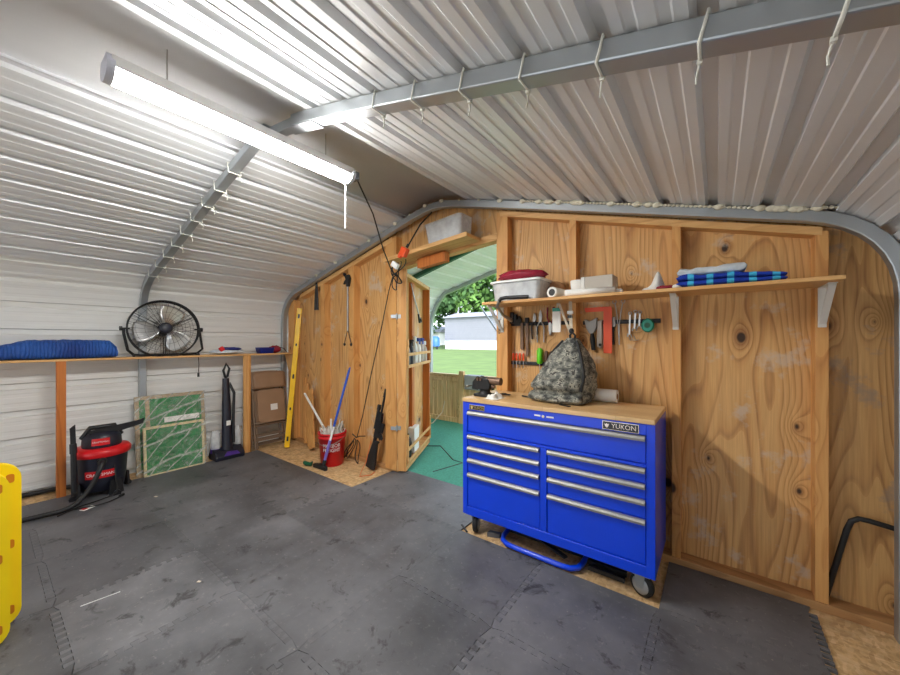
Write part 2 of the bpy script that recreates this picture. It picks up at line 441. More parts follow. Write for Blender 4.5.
S0L=.263-.2405
lp=left_path(); rp=right_path()
# split the left sheet into wall and roof
i_cut=9
wallL=lp[:i_cut+1]; roofL=lp[i_cut:]
_,LW,_=resample(wallL)
def soff(s0,L): 
    k=math.ceil((L-s0)/.2405); return s0+k*.2405-L
wl=solo('wall_left',None,None,ribbed(wallL,Y0,Y1,S0L,minor=.0018),M['panel'],kind='structure',solid=.0012)
# right slope: one rib lands at x=-.025
at_r,LR,LsR=resample(rp)
sx=next(s/1000 for s in range(0,int(LR*1000)) if at_r(s/1000)[0][0]>=-.025); S0R=sx%.2405
_,LRR,_=resample(rp[:-9])
ceil=thing('ceiling',None,None,kind='structure')
part(ceil,'roof_panel',ribbed(roofL,Y0,Y1,soff(S0L,LW)),M['roof'],solid=.0012)
part(ceil,'roof_panel',ribbed(rp[:-1],Y0,Y1,S0R),M['roof'],solid=.0012)
g=G(); cap=[]; x=XC-.44
while x<XC+.441: cap.append((x,zr(x)+.024)); x+=.04
vs=[]
for x,z in cap: vs+=[(x,Y0,z),(x,Y1,z)]
g.add(vs,[(2*i,2*i+1,2*i+3,2*i+2) for i in range(len(cap)-1)],True)
part(ceil,'ridge_cap',g,M['cap'],solid=.0015)
LRw=LR-1.58
solo('wall_right',None,None,ribbed([(XR,1.58),(XR,0)],Y0,Y1,.1),M['panel'],kind='structure',solid=.0012)
g=G(); g.box(XL-.05,XR+.05,-3.2,2.73,-.08,0); solo('floor',None,None,g,M['osb'],kind='structure')

g=G(); pz=[(x_,z_) for x_,z_ in lp+rp]; 
for x0,x1,z0 in ((XL,-3.3,0),(-3.3,-.9,2.0),(-.9,XR,0)):
    top=[(x_,z_) for x_,z_ in pz if x0<x_<x1]
    xa=max(x0,XL+.001); xb=min(x1,XR-.001)
    g.prism([(xa,z0),(xb,z0)]+([(xb,zr(xb))] if xb<0 else [])+top[::-1]+([(xa,zr(xa))] if xa>-4.5 else []),(0,Y0-.02,0),(1,0,0),(0,0,1),(0,.02,0))
solo('wall_front',None,None,g,M['panel'],kind='structure')
# steel arches
def hoop_path(xl,xr,inset,zf=zr,rl=.36):
    p=[(xl+inset,0.0)]+bez((xl+inset,1.58),(xl+inset,1.97-inset),(xl+rl,zf(xl+rl)-inset),8); x=xl+rl
    while x<xr-rl-.06: x+=.06; p.append((x,zf(x)-inset))
    return p+bez((xr-rl,zf(xr-rl)-inset),(xr-inset,1.97-inset),(xr-inset,1.58),8)+[(xr-inset,0)]
def hoop(path,y,w=.06,dep=.06):
    g=G(); n=len(path); vs=[]
    for i,(x,z) in enumerate(path):
        a=path[max(0,i-1)]; b=path[min(n-1,i+1)]; d=(b[0]-a[0],b[1]-a[1]); l=math.hypot(*d); nx,nz=-d[1]/l,d[0]/l
        for (s,t) in ((-1,-1),(1,-1),(1,1),(-1,1)): vs.append((x+nx*w/2*s,y+dep/2*t,z+nz*w/2*s))
    fs=[(4*i+k,4*i+(k+1)%4,4*i+4+(k+1)%4,4*i+4+k) for i in range(n-1) for k in range(4)]
    g.add(vs,fs,False); return g
solo('trim_1',None,None,hoop(hoop_path(XL,XR,.036),2.56),M['galv'],kind='structure',bevel=.006)
hp=hoop_path(XL,XR,.036)
t2=thing('trim_2',None,None,kind='structure')
hL=[p for p in hp if p[0]<XC-.02]; hR=[p for p in hp if p[0]>XC+.16]
part(t2,'arch_tube',hoop(hL,1.03,.058,.06),M['galv'],bevel=.006)
part(t2,'arch_tube',hoop(hR,1.068,.062,.07),M['galv'],bevel=.006)
g=G(); g.bar((XC-.05,1.068,zr(XC)-.036),(XC+.3,1.068,zr(XC+.3)-.036),.052,.052); g.bar((XC+.14,1.068,zr(XC+.14)-.075),(XC+.42,1.068,zr(XC+.42)-.072),.074,.004)
part(t2,'splice_sleeve',g,M['galv'])
g=G(); g.box(XL+.004,XL+.012,1.015,1.045,0,1.55); part(t2,'base_strap',g,M['galv'])
solo('trim_3',None,None,hoop(hp,-1.6,.062,.07),M['galv'],kind='structure',bevel=.006)

# white cable ties round the middle arch, one at every rib
def tie(x,z,nx,nz,y,flip):
    t=Vector((nz,0,-nx))
    g=G(); n=Vector((nx,0,nz)); c=Vector((x,y,z)); a=.036; b=.039
    pts=[c+n*a-Vector((0,b,0)),c-n*a-Vector((0,b,0)),c-n*a+Vector((0,b,0)),c+n*a+Vector((0,b,0))]
    g.tube(pts,.0042,6,True); e=c-n*a-Vector((0,-b+.01,0)); g.cbox(e-n*.004,(.011,.011,.011))
    g.tube([e-n*.004,e-n*.03+Vector((0,.012,0)),e-n*.055+Vector((.006,.004,0))],.0028,5); return g
ords=['first','second','third','fourth','fifth','sixth','seventh','eighth','ninth','tenth']
at,LT,_=resample(hp)
k=0; xs_r=[-.025-.234*i for i in range(-2,6)]
for x in sorted(xs_r):
    z=zr(x)-.036; sl=-.266 if x>XC else .266; l=math.hypot(1,sl)
    g=tie(x,z,-sl/l,1/l,1.068,1)
    solo('cable_tie','white cable tie on the steel arch, %s down the right roof slope from the light'%ords[k],'cable tie',g,M['tie'],loc=(x,1.068,z),group='cable ties on the right of the middle arch'); k+=1
k=0
for i in range(9):
    x=XC-.5-.232*i
    z=zr(x)-.036; sl=.266; l=math.hypot(1,sl)
    g=tie(x,z,-sl/l,1/l,1.03,-1)
    solo('cable_tie','white cable tie on the arch above the fan, %s down from the tube light'%ords[k],'cable tie',g,M['tie'],loc=(x,1.03,z),group='cable ties on the left of the middle arch'); k+=1

# plywood end wall
YF=2.60; YP=2.689
w=thing('wall_back',None,None,kind='structure')
def zt(x): return zr(x)-.072            # underside of the end arch
def sheet_poly(x0,x1,z0,n=14):
    p=[(x0,z0),(x1,z0)]+[(x1+(x0-x1)*i/n,zt(x1+(x0-x1)*i/n)+.03) for i in range(n+1)]
    return p
def ztl(x):
    # hoop underside incl. the rounded eaves
    lo=XL+.36; hi=XR-.36
    if x<lo: return 1.62+ (zt(lo)-1.62)*math.sqrt(max(0,1-((lo-x)/.40)**2))
    if x>hi: return 1.62+ (zt(hi)-1.62)*math.sqrt(max(0,1-((x-hi)/.40)**2))
    return zt(x)
def psheet(x0,x1,z0,mat,n=20):
    g=G(); p=[(x0,z0),(x1,z0)]+[(x1+(x0-x1)*i/n,ztl(x1+(x0-x1)*i/n)+.10) for i in range(n+1)]
    g.prism(p,(0,YP,0),(1,0,0),(0,0,1),(0,.012,0)); return part(w,'plywood_sheet',g,mat)
psheet(XL+.03,-2.75,0.0,M['ply'])
psheet(-2.75,-1.42,2.235,M['ply'])
psheet(-1.42,-.20,0.0,M['ply'])
psheet(-.198,.43,0.0,M['ply'])
psheet(.432,XR,0.0,M['ply2'])
def stud(x0,x1,z0=.04,z1=None,mat=None,y0=YF,y1=YP):
    g=G(); za=zt(x0)-.02 if z1 is None else z1; zb=zt(x1)-.02 if z1 is None else z1
    g.prism([(x0,z0),(x1,z0),(x1,zb),(x0,za)],(0,y0,0),(1,0,0),(0,0,1),(0,y1-y0,0)); return part(w,'stud',g,mat or M['stud'],bevel=.003)
for a,b in ((-4.80,-4.655),(-4.02,-3.94),(-3.46,-3.36),(-2.82,-2.665)): stud(a,b)
stud(-1.47,-1.375); stud(-.862,-.82); stud(-.222,-.182); stud(.405,.455)
def tplate(x0,x1,t=.042,n=6):
    g=G(); p=[(x0+(x1-x0)*i/n,zt(x0+(x1-x0)*i/n)-.004) for i in range(n+1)]+[(x1+(x0-x1)*i/n,zt(x1+(x0-x1)*i/n)-.004-t) for i in range(n+1)]
    g.prism(p,(0,YF-.004,0),(1,0,0),(0,0,1),(0,YP-YF+.004,0)); part(w,'top_plate',g,M['plankx'])
tplate(-4.5,-3.46,.05); tplate(-3.46,-2.72,.05); tplate(-1.44,-.23); tplate(-.23,.43)
g=G(); g.box(-1.47,.72,YF-.01,YP,0,.045); part(w,'bottom_plate',g,M['bottomplate'],bevel=.004)
g=G(); g.box(-4.8,-2.67,YF+.03,YP,0,.04); part(w,'bottom_plate',g,M['bottomplate'],bevel=.004)
g=G(); g.prism([(-2.67,2.13),(-1.47,2.235),(-1.47,2.285),(-2.67,2.19)],(0,YF,0),(1,0,0),(0,0,1),(0,YP-YF,0)); part(w,'header',g,M['plankx'],bevel=.003)

# foam sealant dabs along the top of the end arch
g=G(); x=-4.2
while x<.62:
    big=.017 if random.random()<.28 else .008
    if x>XR-.4: zz=ztl(x)+.062
    else: zz=zr(x)-.012
    g.ell((x,2.52,zz),(big*1.5,big,big),8,6)
    x+=.022 if x>-1.2 else .2
solo('foam_sealant','lumpy cream foam sealant along the top of the arch on the plywood wall','sealant',g,M['foam'],kind='stuff')

# ------------------------------------------------------------------ interlocking floor mats
PT=.625; MX0=.385; MY0=2.1
def edge(p0,p1,teeth,ph):
    p0=Vector(p0);p1=Vector(p1); d=p1-p0; L=d.length; d.normalize(); n=Vector((d.y,-d.x))
    if not teeth: return [p0]
    out=[p0]; N=12; P=L/N; a=.017
    for k in range(N):
        s=k*P
        if k==0 or k==N-1:
            if k==0: continue
            continue
        sg=1
        out+= [p0+d*(s+.10*P)-n*a*ph, p0+d*(s+.02*P)+n*a*ph, p0+d*(s+.58*P)+n*a*ph, p0+d*(s+.50*P)-n*a*ph]
    return out
def mat_poly(x0,x1,y0,y1,tb,tr,tt,tl):
    """counter-clockwise outline; an edge shared by two mats carries the same teeth"""
    b=edge((x0,y0),(x1,y0),tb,1); r=edge((x1,y0),(x1,y1),tr,1)
    t=edge((x0,y1),(x1,y1),tt,1); l=edge((x0,y0),(x0,y1),tl,1)
    # reversed copies so neighbours share the vertices
    t2=[Vector((x1,y1))]+t[1:][::-1]; l2=[Vector((x0,y1))]+l[1:][::-1]
    return b+r+t2+l2
rowname=['first','second','third','fourth','fifth','sixth']
def mat_at(x0,y0,x1,y1,tb,tr,tt,tl,label):
    P=mat_poly(x0,x1,y0,y1,tb,tr,tt,tl); c=Vector(((x0+x1)/2,(y0+y1)/2))
    P=[(c+(p-c)*.9972) for p in P]
    g=G(); g.prism([(p.x,p.y) for p in P],(0,0,0),(1,0,0),(0,1,0),(0,0,.0125))
    solo('floor_mat',label,'floor mat',g,M['mat'],loc=(c.x,c.y,0),group='interlocking floor mats',bevel=.0014)
NC=8
for j in range(5):
    for i in range(NC):
        x1=MX0-PT*i; x0=x1-PT; y1=MY0-PT*j; y0=y1-PT
        frm='dark grey foam floor mat, %s from right edge, %s row from the plywood wall'
        mat_at(x0,y0,x1,y1,True,True,j>0 or i in (0,3,4),i<NC-1,frm%(ords[i],rowname[j]))
mat_at(MX0-PT,MY0,MX0,2.585,True,True,False,False,'dark grey foam mat against the plywood wall, right of the blue tool chest')
mat_at(MX0-PT*5,MY0,MX0-PT*4,2.725,True,True,False,False,'grey foam mat laid in the doorway on the side of the open door')
mat_at(MX0-PT*4,MY0,MX0-PT*3,2.725,True,False,False,True,'grey foam mat laid in the doorway beside the blue tool chest')
MZ=.0125
# the last column stops short of the wall: narrow mat column is already trimmed by the wall strip
g=G(); g.tube([(-2.63,.31,MZ+.002),(-2.61,.46,MZ+.002)],.0022,5); solo('plastic_stick','thin white stick lying on the dark floor mats','stick',g,M['white'],loc=(-2.62,.38,MZ))
for (nm,lab,x,y,s) in (('wood_chip','small pale wood chip on the mats near the white stick',-2.36,.75,.012),('paper_scrap','tiny pale paper scrap on the mats by the framed green panels',-3.95,.93,.016)):
    g=G(); g.cbox((x,y,MZ+.002),(s*1.6,s,.003),Matrix.Rotation(.5,3,'Z')); solo(nm,lab,'debris',g,M['grass'],loc=(x,y,MZ))
# ------------------------------------------------------------------ tube light
LX=-1.955; LZ=2.432
t=thing('tube_light','long white lit tube light hanging under the roof ridge','ceiling light',(LX,.9,LZ))
g=G(); g.box(LX-.0605,LX+.0605,.31,1.47,LZ+.036,LZ+.085); part(t,'housing',g,M['white'],bevel=.004)
g=G(); g.prism([(.0600*math.cos(a),.037*math.sin(a)) for a in [R(180+180*k/14) for k in range(15)]],(LX,.32,LZ+.038),(1,0,0),(0,0,1),(0,1.14,0),smooth=True); part(t,'diffuser',g,M['lens'],label='glowing white diffuser')
for y0 in (.295,1.458):
    g=G(); g.prism([(.066*math.cos(a),.056*math.sin(a)) for a in [R(180+180*k/14) for k in range(15)]]+[(.05,.034),(-.05,.034)],(LX,y0,LZ+.053),(1,0,0),(0,0,1),(0,.026,0)); part(t,'end_cap',g,M['lampcap'])
g=G(); g.box(LX-.0,LX+.06,1.485,1.515,LZ+.02,LZ+.075); part(t,'power_plug',g,M['darkcap'],bevel=.004)
for y in (.5,1.3):
    g=G(); g.tube([(LX,y,LZ+.085),(LX,y,zr(LX)+.02)],.003,6); part(t,'hanger',g,M['steel'])
g=G(); px=LX-.03
g.tube([(px,1.47,LZ+.01),(px,1.47,LZ-.1),(px-.003,1.47,LZ-.29)],.004,6); part(t,'pull_cord',g,M['white'])

# ------------------------------------------------------------------ door leaf, open outwards
DA=R(27.2)
d=thing('door_1',None,None,(-2.652,2.618,0),(0,0,DA),kind='structure')     # local: +y along the leaf, +x towards the opening
LW_=1.08
g=G(); g.box(-.013,-.001,0,LW_,.03,2.14); part(d,'door_sheathing',g,M['ply'])
for nm,b in (('hinge_stile',(0,.088,0,.04,.03,2.17)),('lock_stile',(0,.088,LW_-.04,LW_,.03,2.10)),('middle_stile',(0,.038,.40,.50,.1,2.06))):
    g=G(); g.box(*b); part(d,nm,g,M['redwood'] if nm!='hinge_stile' else M['stud'],bevel=.003)  # inner stiles: shade inside the leaf put into a redder, darker wood colour
for z0,z1 in ((.03,.07),(2.06,2.10)):
    g=G(); g.box(0,.088,.042,LW_-.042,z0,z1); part(d,'rail',g,M['plankx'],bevel=.003)
for z in (.48,1.64):
    g=G(); g.box(-.07,-.012,-.028,-.021,z-.018,z+.018); g.cyl((-.008,-.02,z-.03),(-.008,-.02,z+.03),.008,n=10); g.box(-.006,.03,-.008,-.001,z-.02,z+.02)
    part(d,'hinge',g,M['galv'])
def rack(z0,z1,name):
    g=G()
    g.box(.002,.10,.044,LW_-.044,z0,z0+.018)
    for zz in (z0+.0,z0+(z1-z0)*.42): g.box(.09,.104,.03,LW_-.01,zz,zz+.032)
    g.box(.09,.104,.03,.05,z0,z1); g.box(.09,.104,LW_-.03,LW_-.01,z0,z1)
    part(d,name,g,M['plankx'],bevel=.002)
rack(1.10,1.40,'door_rack'); rack(.10,.40,'door_rack')
def Ld(x,y,z):
    return Matrix.Rotation(DA,3,'Z')@Vector((x,y,z))+Vector((-2.652,2.618,0))
def spray(y,z,body,capm,label,h=.2,r=.032,trig=True):
    c=Ld(.048,y,z); t=thing('spray_bottle',label,'bottle',c,group='bottles in the rack on the door')
    g=G(); g.lathe([(r*.95,0),(r,.01),(r,h*.62),(r*.75,h*.75),(r*.38,h*.84),(r*.38,h*.9)],c,n=16); part(t,'bottle',g,body)
    g=G()
    if trig:
        g.cbox(c+Vector((0,0,h*.97)),(.045,.026,h*.15)); g.cbox(c+Vector((.028,0,h*.86)),(.01,.016,h*.16)); g.cyl(c+Vector((.02,0,h*.99)),c+Vector((.045,0,h*.99)),.008,n=8)
    else: g.lathe([(r*.7,h*.86),(r*.7,h*1.02),(r*.5,h*1.06)],c,n=14)
    part(t,'cap',g,capm)
spray(.16,1.119,M['darkcap'],M['black'],'grey bottle with black cap nearest the hinge in the door rack',.25,.036,False)
spray(.30,1.119,M['navy'],M['black'],'dark bottle with black trigger second from the hinge in the door rack',.27)
spray(.45,1.119,M['white'],M['white'],'white bottle with white cap in the middle of the door rack',.3,.04,False)
spray(.62,1.119,M['white'],M['bluepole'],'white spray bottle with bright blue trigger in the door rack',.29,.038)
spray(.78,1.119,M['clear'],M['bluepole'],'clear spray bottle with blue trigger, one before the outer end of the rack',.29,.036)
spray(.93,1.119,M['grey'],M['white'],'pale grey bottle at the outer end of the door rack',.25,.036,False)
c=Ld(.048,.42,.12); g=G(); g.cbox(c+Vector((0,0,.14)),(.08,.2,.28),Matrix.Rotation(DA,3,'Z')); solo('white_carton','white carton standing in the low rack on the open door','carton',g,M['paper'],loc=c,bevel=.004)
c=Ld(.048,.2,.12); g=G(); g.lathe([(.04,0),(.042,.15),(.03,.2),(.014,.22),(.014,.25)],c,n=16); solo('dark_jug','dark bottle beside the white carton in the low door rack','bottle',g,M['black'],loc=c)
# hacksaw-like wire frame hanging on the leaf
g=G(); P=[Ld(.05,.30,2.0),Ld(.05,.26,1.97),Ld(.055,.66,1.62),Ld(.055,.72,1.6)]
t=thing('hacksaw','thin steel hacksaw hanging diagonally on the open door','saw',Ld(.05,.5,1.8))
g.tube([Ld(.05,.36,1.98),Ld(.05,.30,2.03),Ld(.055,.62,1.7)],.006,6); part(t,'bow',g,M['steel'])
g=G(); g.bar(Ld(.05,.38,1.96),Ld(.055,.7,1.66),.003,.014); part(t,'blade',g,M['alu'])
g=G(); g.tube([Ld(.055,.61,1.71),Ld(.055,.66,1.61),Ld(.055,.74,1.62),Ld(.055,.71,1.67)],.012,8); part(t,'handle',g,M['black'])
g=G(); g.tube([Ld(.02,.9,.03),Ld(.25,1.0,.012),Ld(.5,.5,.008),Ld(.62,.42,.008),Ld(.35,.1,.008)],.006,6)
solo('black_hose','thin black cord trailing from the door onto the green turf','cord',g,M['cord'],loc=Ld(.3,.6,0))
g=G(); g.tube([(-3.75,4.82,.35),(-3.72,4.72,.18),(-3.75,4.5,.03),(-3.8,4.2,.012)],.007,6); solo('pale_rope','pale rope hanging off the fence onto the turf','rope',g,M['webbing'],loc=(-3.75,4.6,0))

# ------------------------------------------------------------------ porch beyond the door
g=G(); g.box(-4.3,XR,2.731,4.96,-.06,-.002); solo('floor.001',None,None,g,M['fencewood'],kind='structure')
g=G(); g.box(-4.25,XR,2.735,4.93,-.002,.008); solo('turf_carpet','green turf carpet on the porch floor beyond the doorway','carpet',g,M['turf'],loc=(-2,3.8,0))
PXL=-4.2
pr=[(PXL,0)]+bez((PXL,1.55),(PXL,1.98),(PXL+.36,zr(PXL+.36)),8)
x=PXL+.36
while x<XC-.02: x+=.06; pr.append((x,zr(x)))
pp=thing('porch_roof',None,None,kind='structure')
part(pp,'roof_panel',ribbed(pr,2.74,5.0,.05,.24),M['porchroof'],solid=.0012)
rr_=[(x_,z_) for x_,z_ in rp[:-1]]; rr_=[(XC,zr(XC))]+[(XC+.06*i,zr(XC+.06*i)) for i in range(1,6)]+rr_
part(pp,'roof_panel',ribbed(rr_,2.74,5.0,.05,.24),M['porchroof'],solid=.0012)
ph=hoop_path(PXL,XR,.036)
solo('trim_4',None,None,hoop(ph,4.94,.06,.06),M['galv'],kind='structure',bevel=.006)
solo('trim_5',None,None,hoop(ph,3.8,.06,.06),M['green'],kind='structure',bevel=.006)
f=thing('plank_fence','low wooden plank fence along the far edge of the porch','fence',(-2.2,4.85,0))
x=-4.13; k=0
while x<XR-.1:
    h=.80+.008*math.sin(k*2.1)
    if x>-3.42 : h-=.03
    g=G(); g.box(x,x+.088,4.86,4.882,.03,h); part(f,'plank',g,M['fencewood'],bevel=.003); x+=.098; k+=1
for z0,z1,y in ((.0,.085,4.825),(.70,.76,4.84)):
    g=G(); g.box(-4.13,XR-.1,y,4.86,z0,z1); part(f,'rail',g,M['fencewood'],bevel=.003)
for x in (-3.44,-1.9,-.5):
    g=G(); g.box(x,x+.09,4.80,4.86,0,.88); part(f,'post',g,M['fencewood'],bevel=.003)
g=G(); g.box(-4.13,XR-.1,4.82,4.9,.80,.82); part(f,'cap_rail',g,M['fencewood'])
t=thing('meter_box','pale grey metal box fixed to the fence behind the vise','box',(-3.1,4.78,.62))
g=G(); g.box(-3.27,-2.98,4.72,4.86,.6,.83); part(t,'case',g,M['siding'],bevel=.006)
g=G(); g.box(-3.26,-2.99,4.712,4.72,.61,.82); part(t,'lid',g,M['galv'],bevel=.004)
# brace from the far arch, seen through the opening
g=G(); g.bar((-3.08,4.9,1.95),(-2.72,4.9,1.475),.02,.02); solo('brace_bar','thin grey diagonal brace bar across the far porch opening','brace',g,M['galv'],loc=(-3.0,4.9,1.75))

# ------------------------------------------------------------------ outdoors
g=G(); g.grid(lambda u,v:Vector((-60+90*u,5.0+75*v,-.10+.025*75*v+.03*noise.noise(Vector((u*40,v*40,0))))),40,40)
solo('lawn',None,None,g,M['lawn'],kind='structure')
g=G(); g.box(.86,9,-6,12,-.16,-.08); solo('bounce_slab',None,None,g,plain('pale_bounce_surface',C(222,220,214),.85,0,.06,3),kind='structure')  # unseen pale slab added to bounce sunlight onto the porch roof and fence
b=thing('outbuilding','long pale grey outbuilding with white skirting across the lawn','building',(-15,29.2,.45))
g=G()
g.box(-22.7,-6,29.2,33.5,1.4,3.75)
for k in range(11): g.box(-22.72,-5.98,29.17,29.2,1.42+.21*k,1.44+.21*k)
part(b,'wall',g,M['siding'])
g=G(); g.box(-22.66,-6.04,29.23,33.47,.3,1.4); part(b,'skirting',g,M['white'])
g=G(); g.prism([(28.9,3.72),(33.8,3.72),(31.35,4.35)],(-22.95,0,0),(0,1,0),(0,0,1),(17.2,0,0)); part(b,'roof',g,M['siding'])
b=thing('far_house','small pale house far off at the left of the lawn','building',(-33,38,.6))
g=G(); g.box(-37,-30.6,38,42,.4,2.6); part(b,'wall',g,M['white'])
g=G(); g.prism([(37.6,2.5),(42.4,2.5),(40,3.4)],(-37.3,0,0),(0,1,0),(0,0,1),(7,0,0)); part(b,'roof',g,M['siding'])
b=thing('covered_grill','blue tarp covered grill on the lawn left of the grey outbuilding','grill',(-23.4,28.4,.5))
g=G(); g.lathe([(.52,.35),(.55,.8),(.5,1.2),(.3,1.36),(0.001,1.4)],(-23.4,28.4,.45),n=14); part(b,'cover',g,M['bin'])
for dx in (-.3,.3):
    g=G(); g.box(-23.4+dx-.05,-23.4+dx+.05,28.3,28.5,.45,.9); part(b,'leg',g,M['black'])
def tree(x,y,z0,h,r,lm,label,seed):
    rd=random.Random(seed); t=thing('leafy_tree',label,'tree',(x,y,z0),group='trees beyond the lawn')
    g=G(); g.tube([(x,y,z0),(x+.1,y,z0+h*.4),(x,y+.1,z0+h*.8)],[.3,.22,.08],8); part(t,'trunk',g,M['bark'])
    g=G(); blobs=[(Vector((rd.uniform(-.6,.6)*r,rd.uniform(-.6,.6)*r,h*rd.uniform(.3,.92))),r*rd.uniform(.35,.6)) for _ in range(16)]
    vs=[];fs=[]
    for i in range(3800):
        c,br=blobs[i%16]
        dv=Vector((rd.gauss(0,1),rd.gauss(0,1),rd.gauss(0,1))).normalized()*br*rd.uniform(.6,1.05)
        p=Vector((x,y,z0))+c+dv; a=Vector((rd.gauss(0,1),rd.gauss(0,1),rd.gauss(0,1))).normalized(); bb=a.orthogonal().normalized(); s=rd.uniform(.2,.4)
        n=len(vs); vs+=[p+a*s,p+bb*s*.6,p-a*s,p-bb*s*.6]; fs.append((n,n+1,n+2,n+3))
    g.add(vs,fs); part(t,'foliage',g,lm)
trs=[(-33,34,9,4.2,'leaf','bright green leafy tree behind the far arch post'),(-27.5,37,10,4.5,'leaf2','dark green tree behind the left end of the outbuilding'),
(-22,39,11,4.6,'leaf','light green tree behind the outbuilding, right of the dark tree'),(-16.5,38,11,4.6,'leaf2','dark tree behind the outbuilding towards the door jamb'),
(-40,40,10,5,'leaf2','dark tree furthest left beyond the lawn'),(-11,39,11,4.6,'leaf','green tree behind the right end of the outbuilding')]
for i,(x,y,h,r,lm,lab) in enumerate(trs): tree(x,y,.6,h,r,M[lm],lab,i+3)

# ------------------------------------------------------------------ blue tool chest
CX0,CX1,CY0,CY1=-1.478,-.256,2.115,2.585
t=thing('tool_chest','blue rolling tool chest with wooden top and silver drawer pulls','tool chest',(-.867,2.35,0))
g=G()
g.box(CX0,CX1,CY0+.02,CY1,.137,.948)                                   # carcass behind the drawers
for b in ((CX0,CX0+.038,.137,.948),(CX1-.042,CX1,.137,.948),(CX0+.038,CX1-.042,.888,.948),(CX0+.038,CX1-.042,.137,.197),(CX0+.038,CX1-.042,.716,.732),(-.888,-.845,.197,.716)):
    g.box(b[0],b[1],CY0,CY0+.021,b[2],b[3])
part(t,'body',g,M['blue'],bevel=.003)
g=G(); g.box(CX0,CX1-.0005,CY0-.008,CY1+.01,.949,.976); part(t,'worktop',g,M['butcher'],bevel=.003,label='pale wooden worktop')
def drawer(x0,x1,z0,z1):
    g=G(); g.box(x0+.004,x1-.004,CY0+.006,CY0+.024,z0+.004,z1-.002); o=part(t,'drawer',g,M['blue'],bevel=.002)
    g=G(); g.prism([(0,0),(-.014,-.004),(-.022,-.014),(-.02,-.026),(-.008,-.03),(0,-.028)],(x0+.006,CY0+.006,z1-.002),(0,1,0),(0,0,1),(x1-x0-.012,0,0)); part(o,'drawer_pull',g,M['alu'],label='silver drawer pull')
drawer(CX0+.038,CX1-.042,.735,.886)
tops=[.715,.631,.546,.442,.197]
for a,b in zip(tops,tops[1:]): drawer(CX0+.038,-.888,b,a); drawer(-.845,CX1-.042,b,a)
def badge(x0,x1,z0,z1,txt,size):
    g=G(); g.box(x0,x1,CY0-.004,CY0,z0,z1); o=part(t,'nameplate',g,[M['chrome']],bevel=.001,label='silver bordered black nameplate')
    g=G(); g.box(x0+.004,x1-.004,CY0-.0055,CY0-.004,z0+.004,z1-.004); part(o,'plate_face',g,M['badge'])
    if txt:
        vs,fs=textg(txt,size); wd=max(v.x for v in vs)-min(v.x for v in vs); want=(x1-x0)*.66; k=want/wd
        cx=(x0+x1)/2+.018; cz=(z0+z1)/2
        g=G(); g.add([Vector((cx+v.x*k,CY0-.0062-v.z,cz+v.y)) for v in vs],fs); 
        # bear-head style shield mark left of the word
        g.prism([(0,.011),(.008,.006),(.014,.013),(.02,.006),(.028,.011),(.022,-.006),(.014,-.014),(.006,-.006)],(x0+.010,CY0-.0055,cz),(1,0,0),(0,0,1),(0,-.0015,0))
        part(o,'lettering',g,M['chrome'],label='silver YUKON lettering')
badge(-.517,-.332,.892,.940,'YUKON',.036)
badge(-1.42,-1.292,.897,.932,'YUKON',.024)
g=G(); g.box(-.925,-.885,CY0-.0015,CY0,.913,.923); g.box(-.845,-.80,CY0-.0015,CY0,.911,.921); part(t,'printed_label',g,M['white'],label='two small white printed labels')
g=G(); g.cyl((-.866,CY0,.917),(-.866,CY0-.005,.917),.009,n=14); g.box(-.868,-.864,CY0-.007,CY0-.004,.911,.923); part(t,'lock',g,M['chrome'])
g=G()
for z in (.35,.62,.86):
    g.tube([(CX1,2.25,z),(CX1+.0,2.25,z)],.001,4,caps=False)
for x,y,rot in ((-1.40,2.175,.35),(-.325,2.17,1.15),(-1.40,2.50,.2),(-.325,2.50,.2)):
    mz=MZ if y<MY0 or x>-.24 else 0
    rm=Matrix.Rotation(rot,3,'Z'); ax=rm@Vector((1,0,0)); fw=rm@Vector((0,1,0)); c=Vector((x,y,.064))
    g=G(); g.cbox((x,y,.132),(.085,.085,.008)); g.cyl((x,y,.128),(x,y,.118),.026,n=16)
    for s in (-1,1): g.prism([(-.03,.06),(.03,.06),(.018,-.012),(-.018,-.012)],c+ax*(s*.024),fw,(0,0,1),ax*(s*.003))
    o=part(t,'caster_fork',g,M['galv'])
    g=G(); g.lathe([(.05,-.019),(.0605,-.014),(.0635,-.006),(.0635,.006),(.0605,.014),(.05,.019)],c,ax,28); part(o,'tyre',g,M['rubberblack'])
    g=G(); g.lathe([(.012,-.026),(.022,-.0205),(.046,-.0195),(.046,.0195),(.022,.0205),(.012,.026)],c,ax,24); part(o,'hub',g,M['greytyre'])
# folded blue hand truck frame under the chest
t=thing('hand_truck','folded hand truck with a blue tubular handle lying under the tool chest','hand truck',(-.9,2.3,0))
g=G(); g.tube([(-1.2,2.5,.03),(-1.2,2.3,.03),(-1.19,2.2,.03),(-1.165,2.145,.03),(-1.12,2.118,.03),(-1.05,2.112,.03),(-.76,2.112,.03),(-.70,2.118,.03),(-.665,2.15,.03),(-.655,2.2,.03),(-.655,2.5,.03)],.0165,10); part(t,'handle_tube',g,M['blue'])
g=G(); g.bar((-1.1,2.32,.06),(-.74,2.16,.06),.03,.012); g.box(-1.2,-.655,2.3,2.34,.01,.05); part(t,'cross_strap',g,M['black'])
g=G(); g.box(-.62,-.42,2.2,2.225,.01,.035); g.box(-.64,-.42,2.26,2.285,.01,.035); part(t,'toe_plate',g,M['black'])
g=G(); g.prism([(-1.3,2.16),(-1.22,2.19),(-1.22,2.22),(-1.3,2.2)],(0,0,0.001),(1,0,0),(0,1,0),(0,0,.03)); solo('scrap_block','small dark block on the boards by the front left caster','block',g,M['darkcap'],loc=(-1.26,2.19,0))
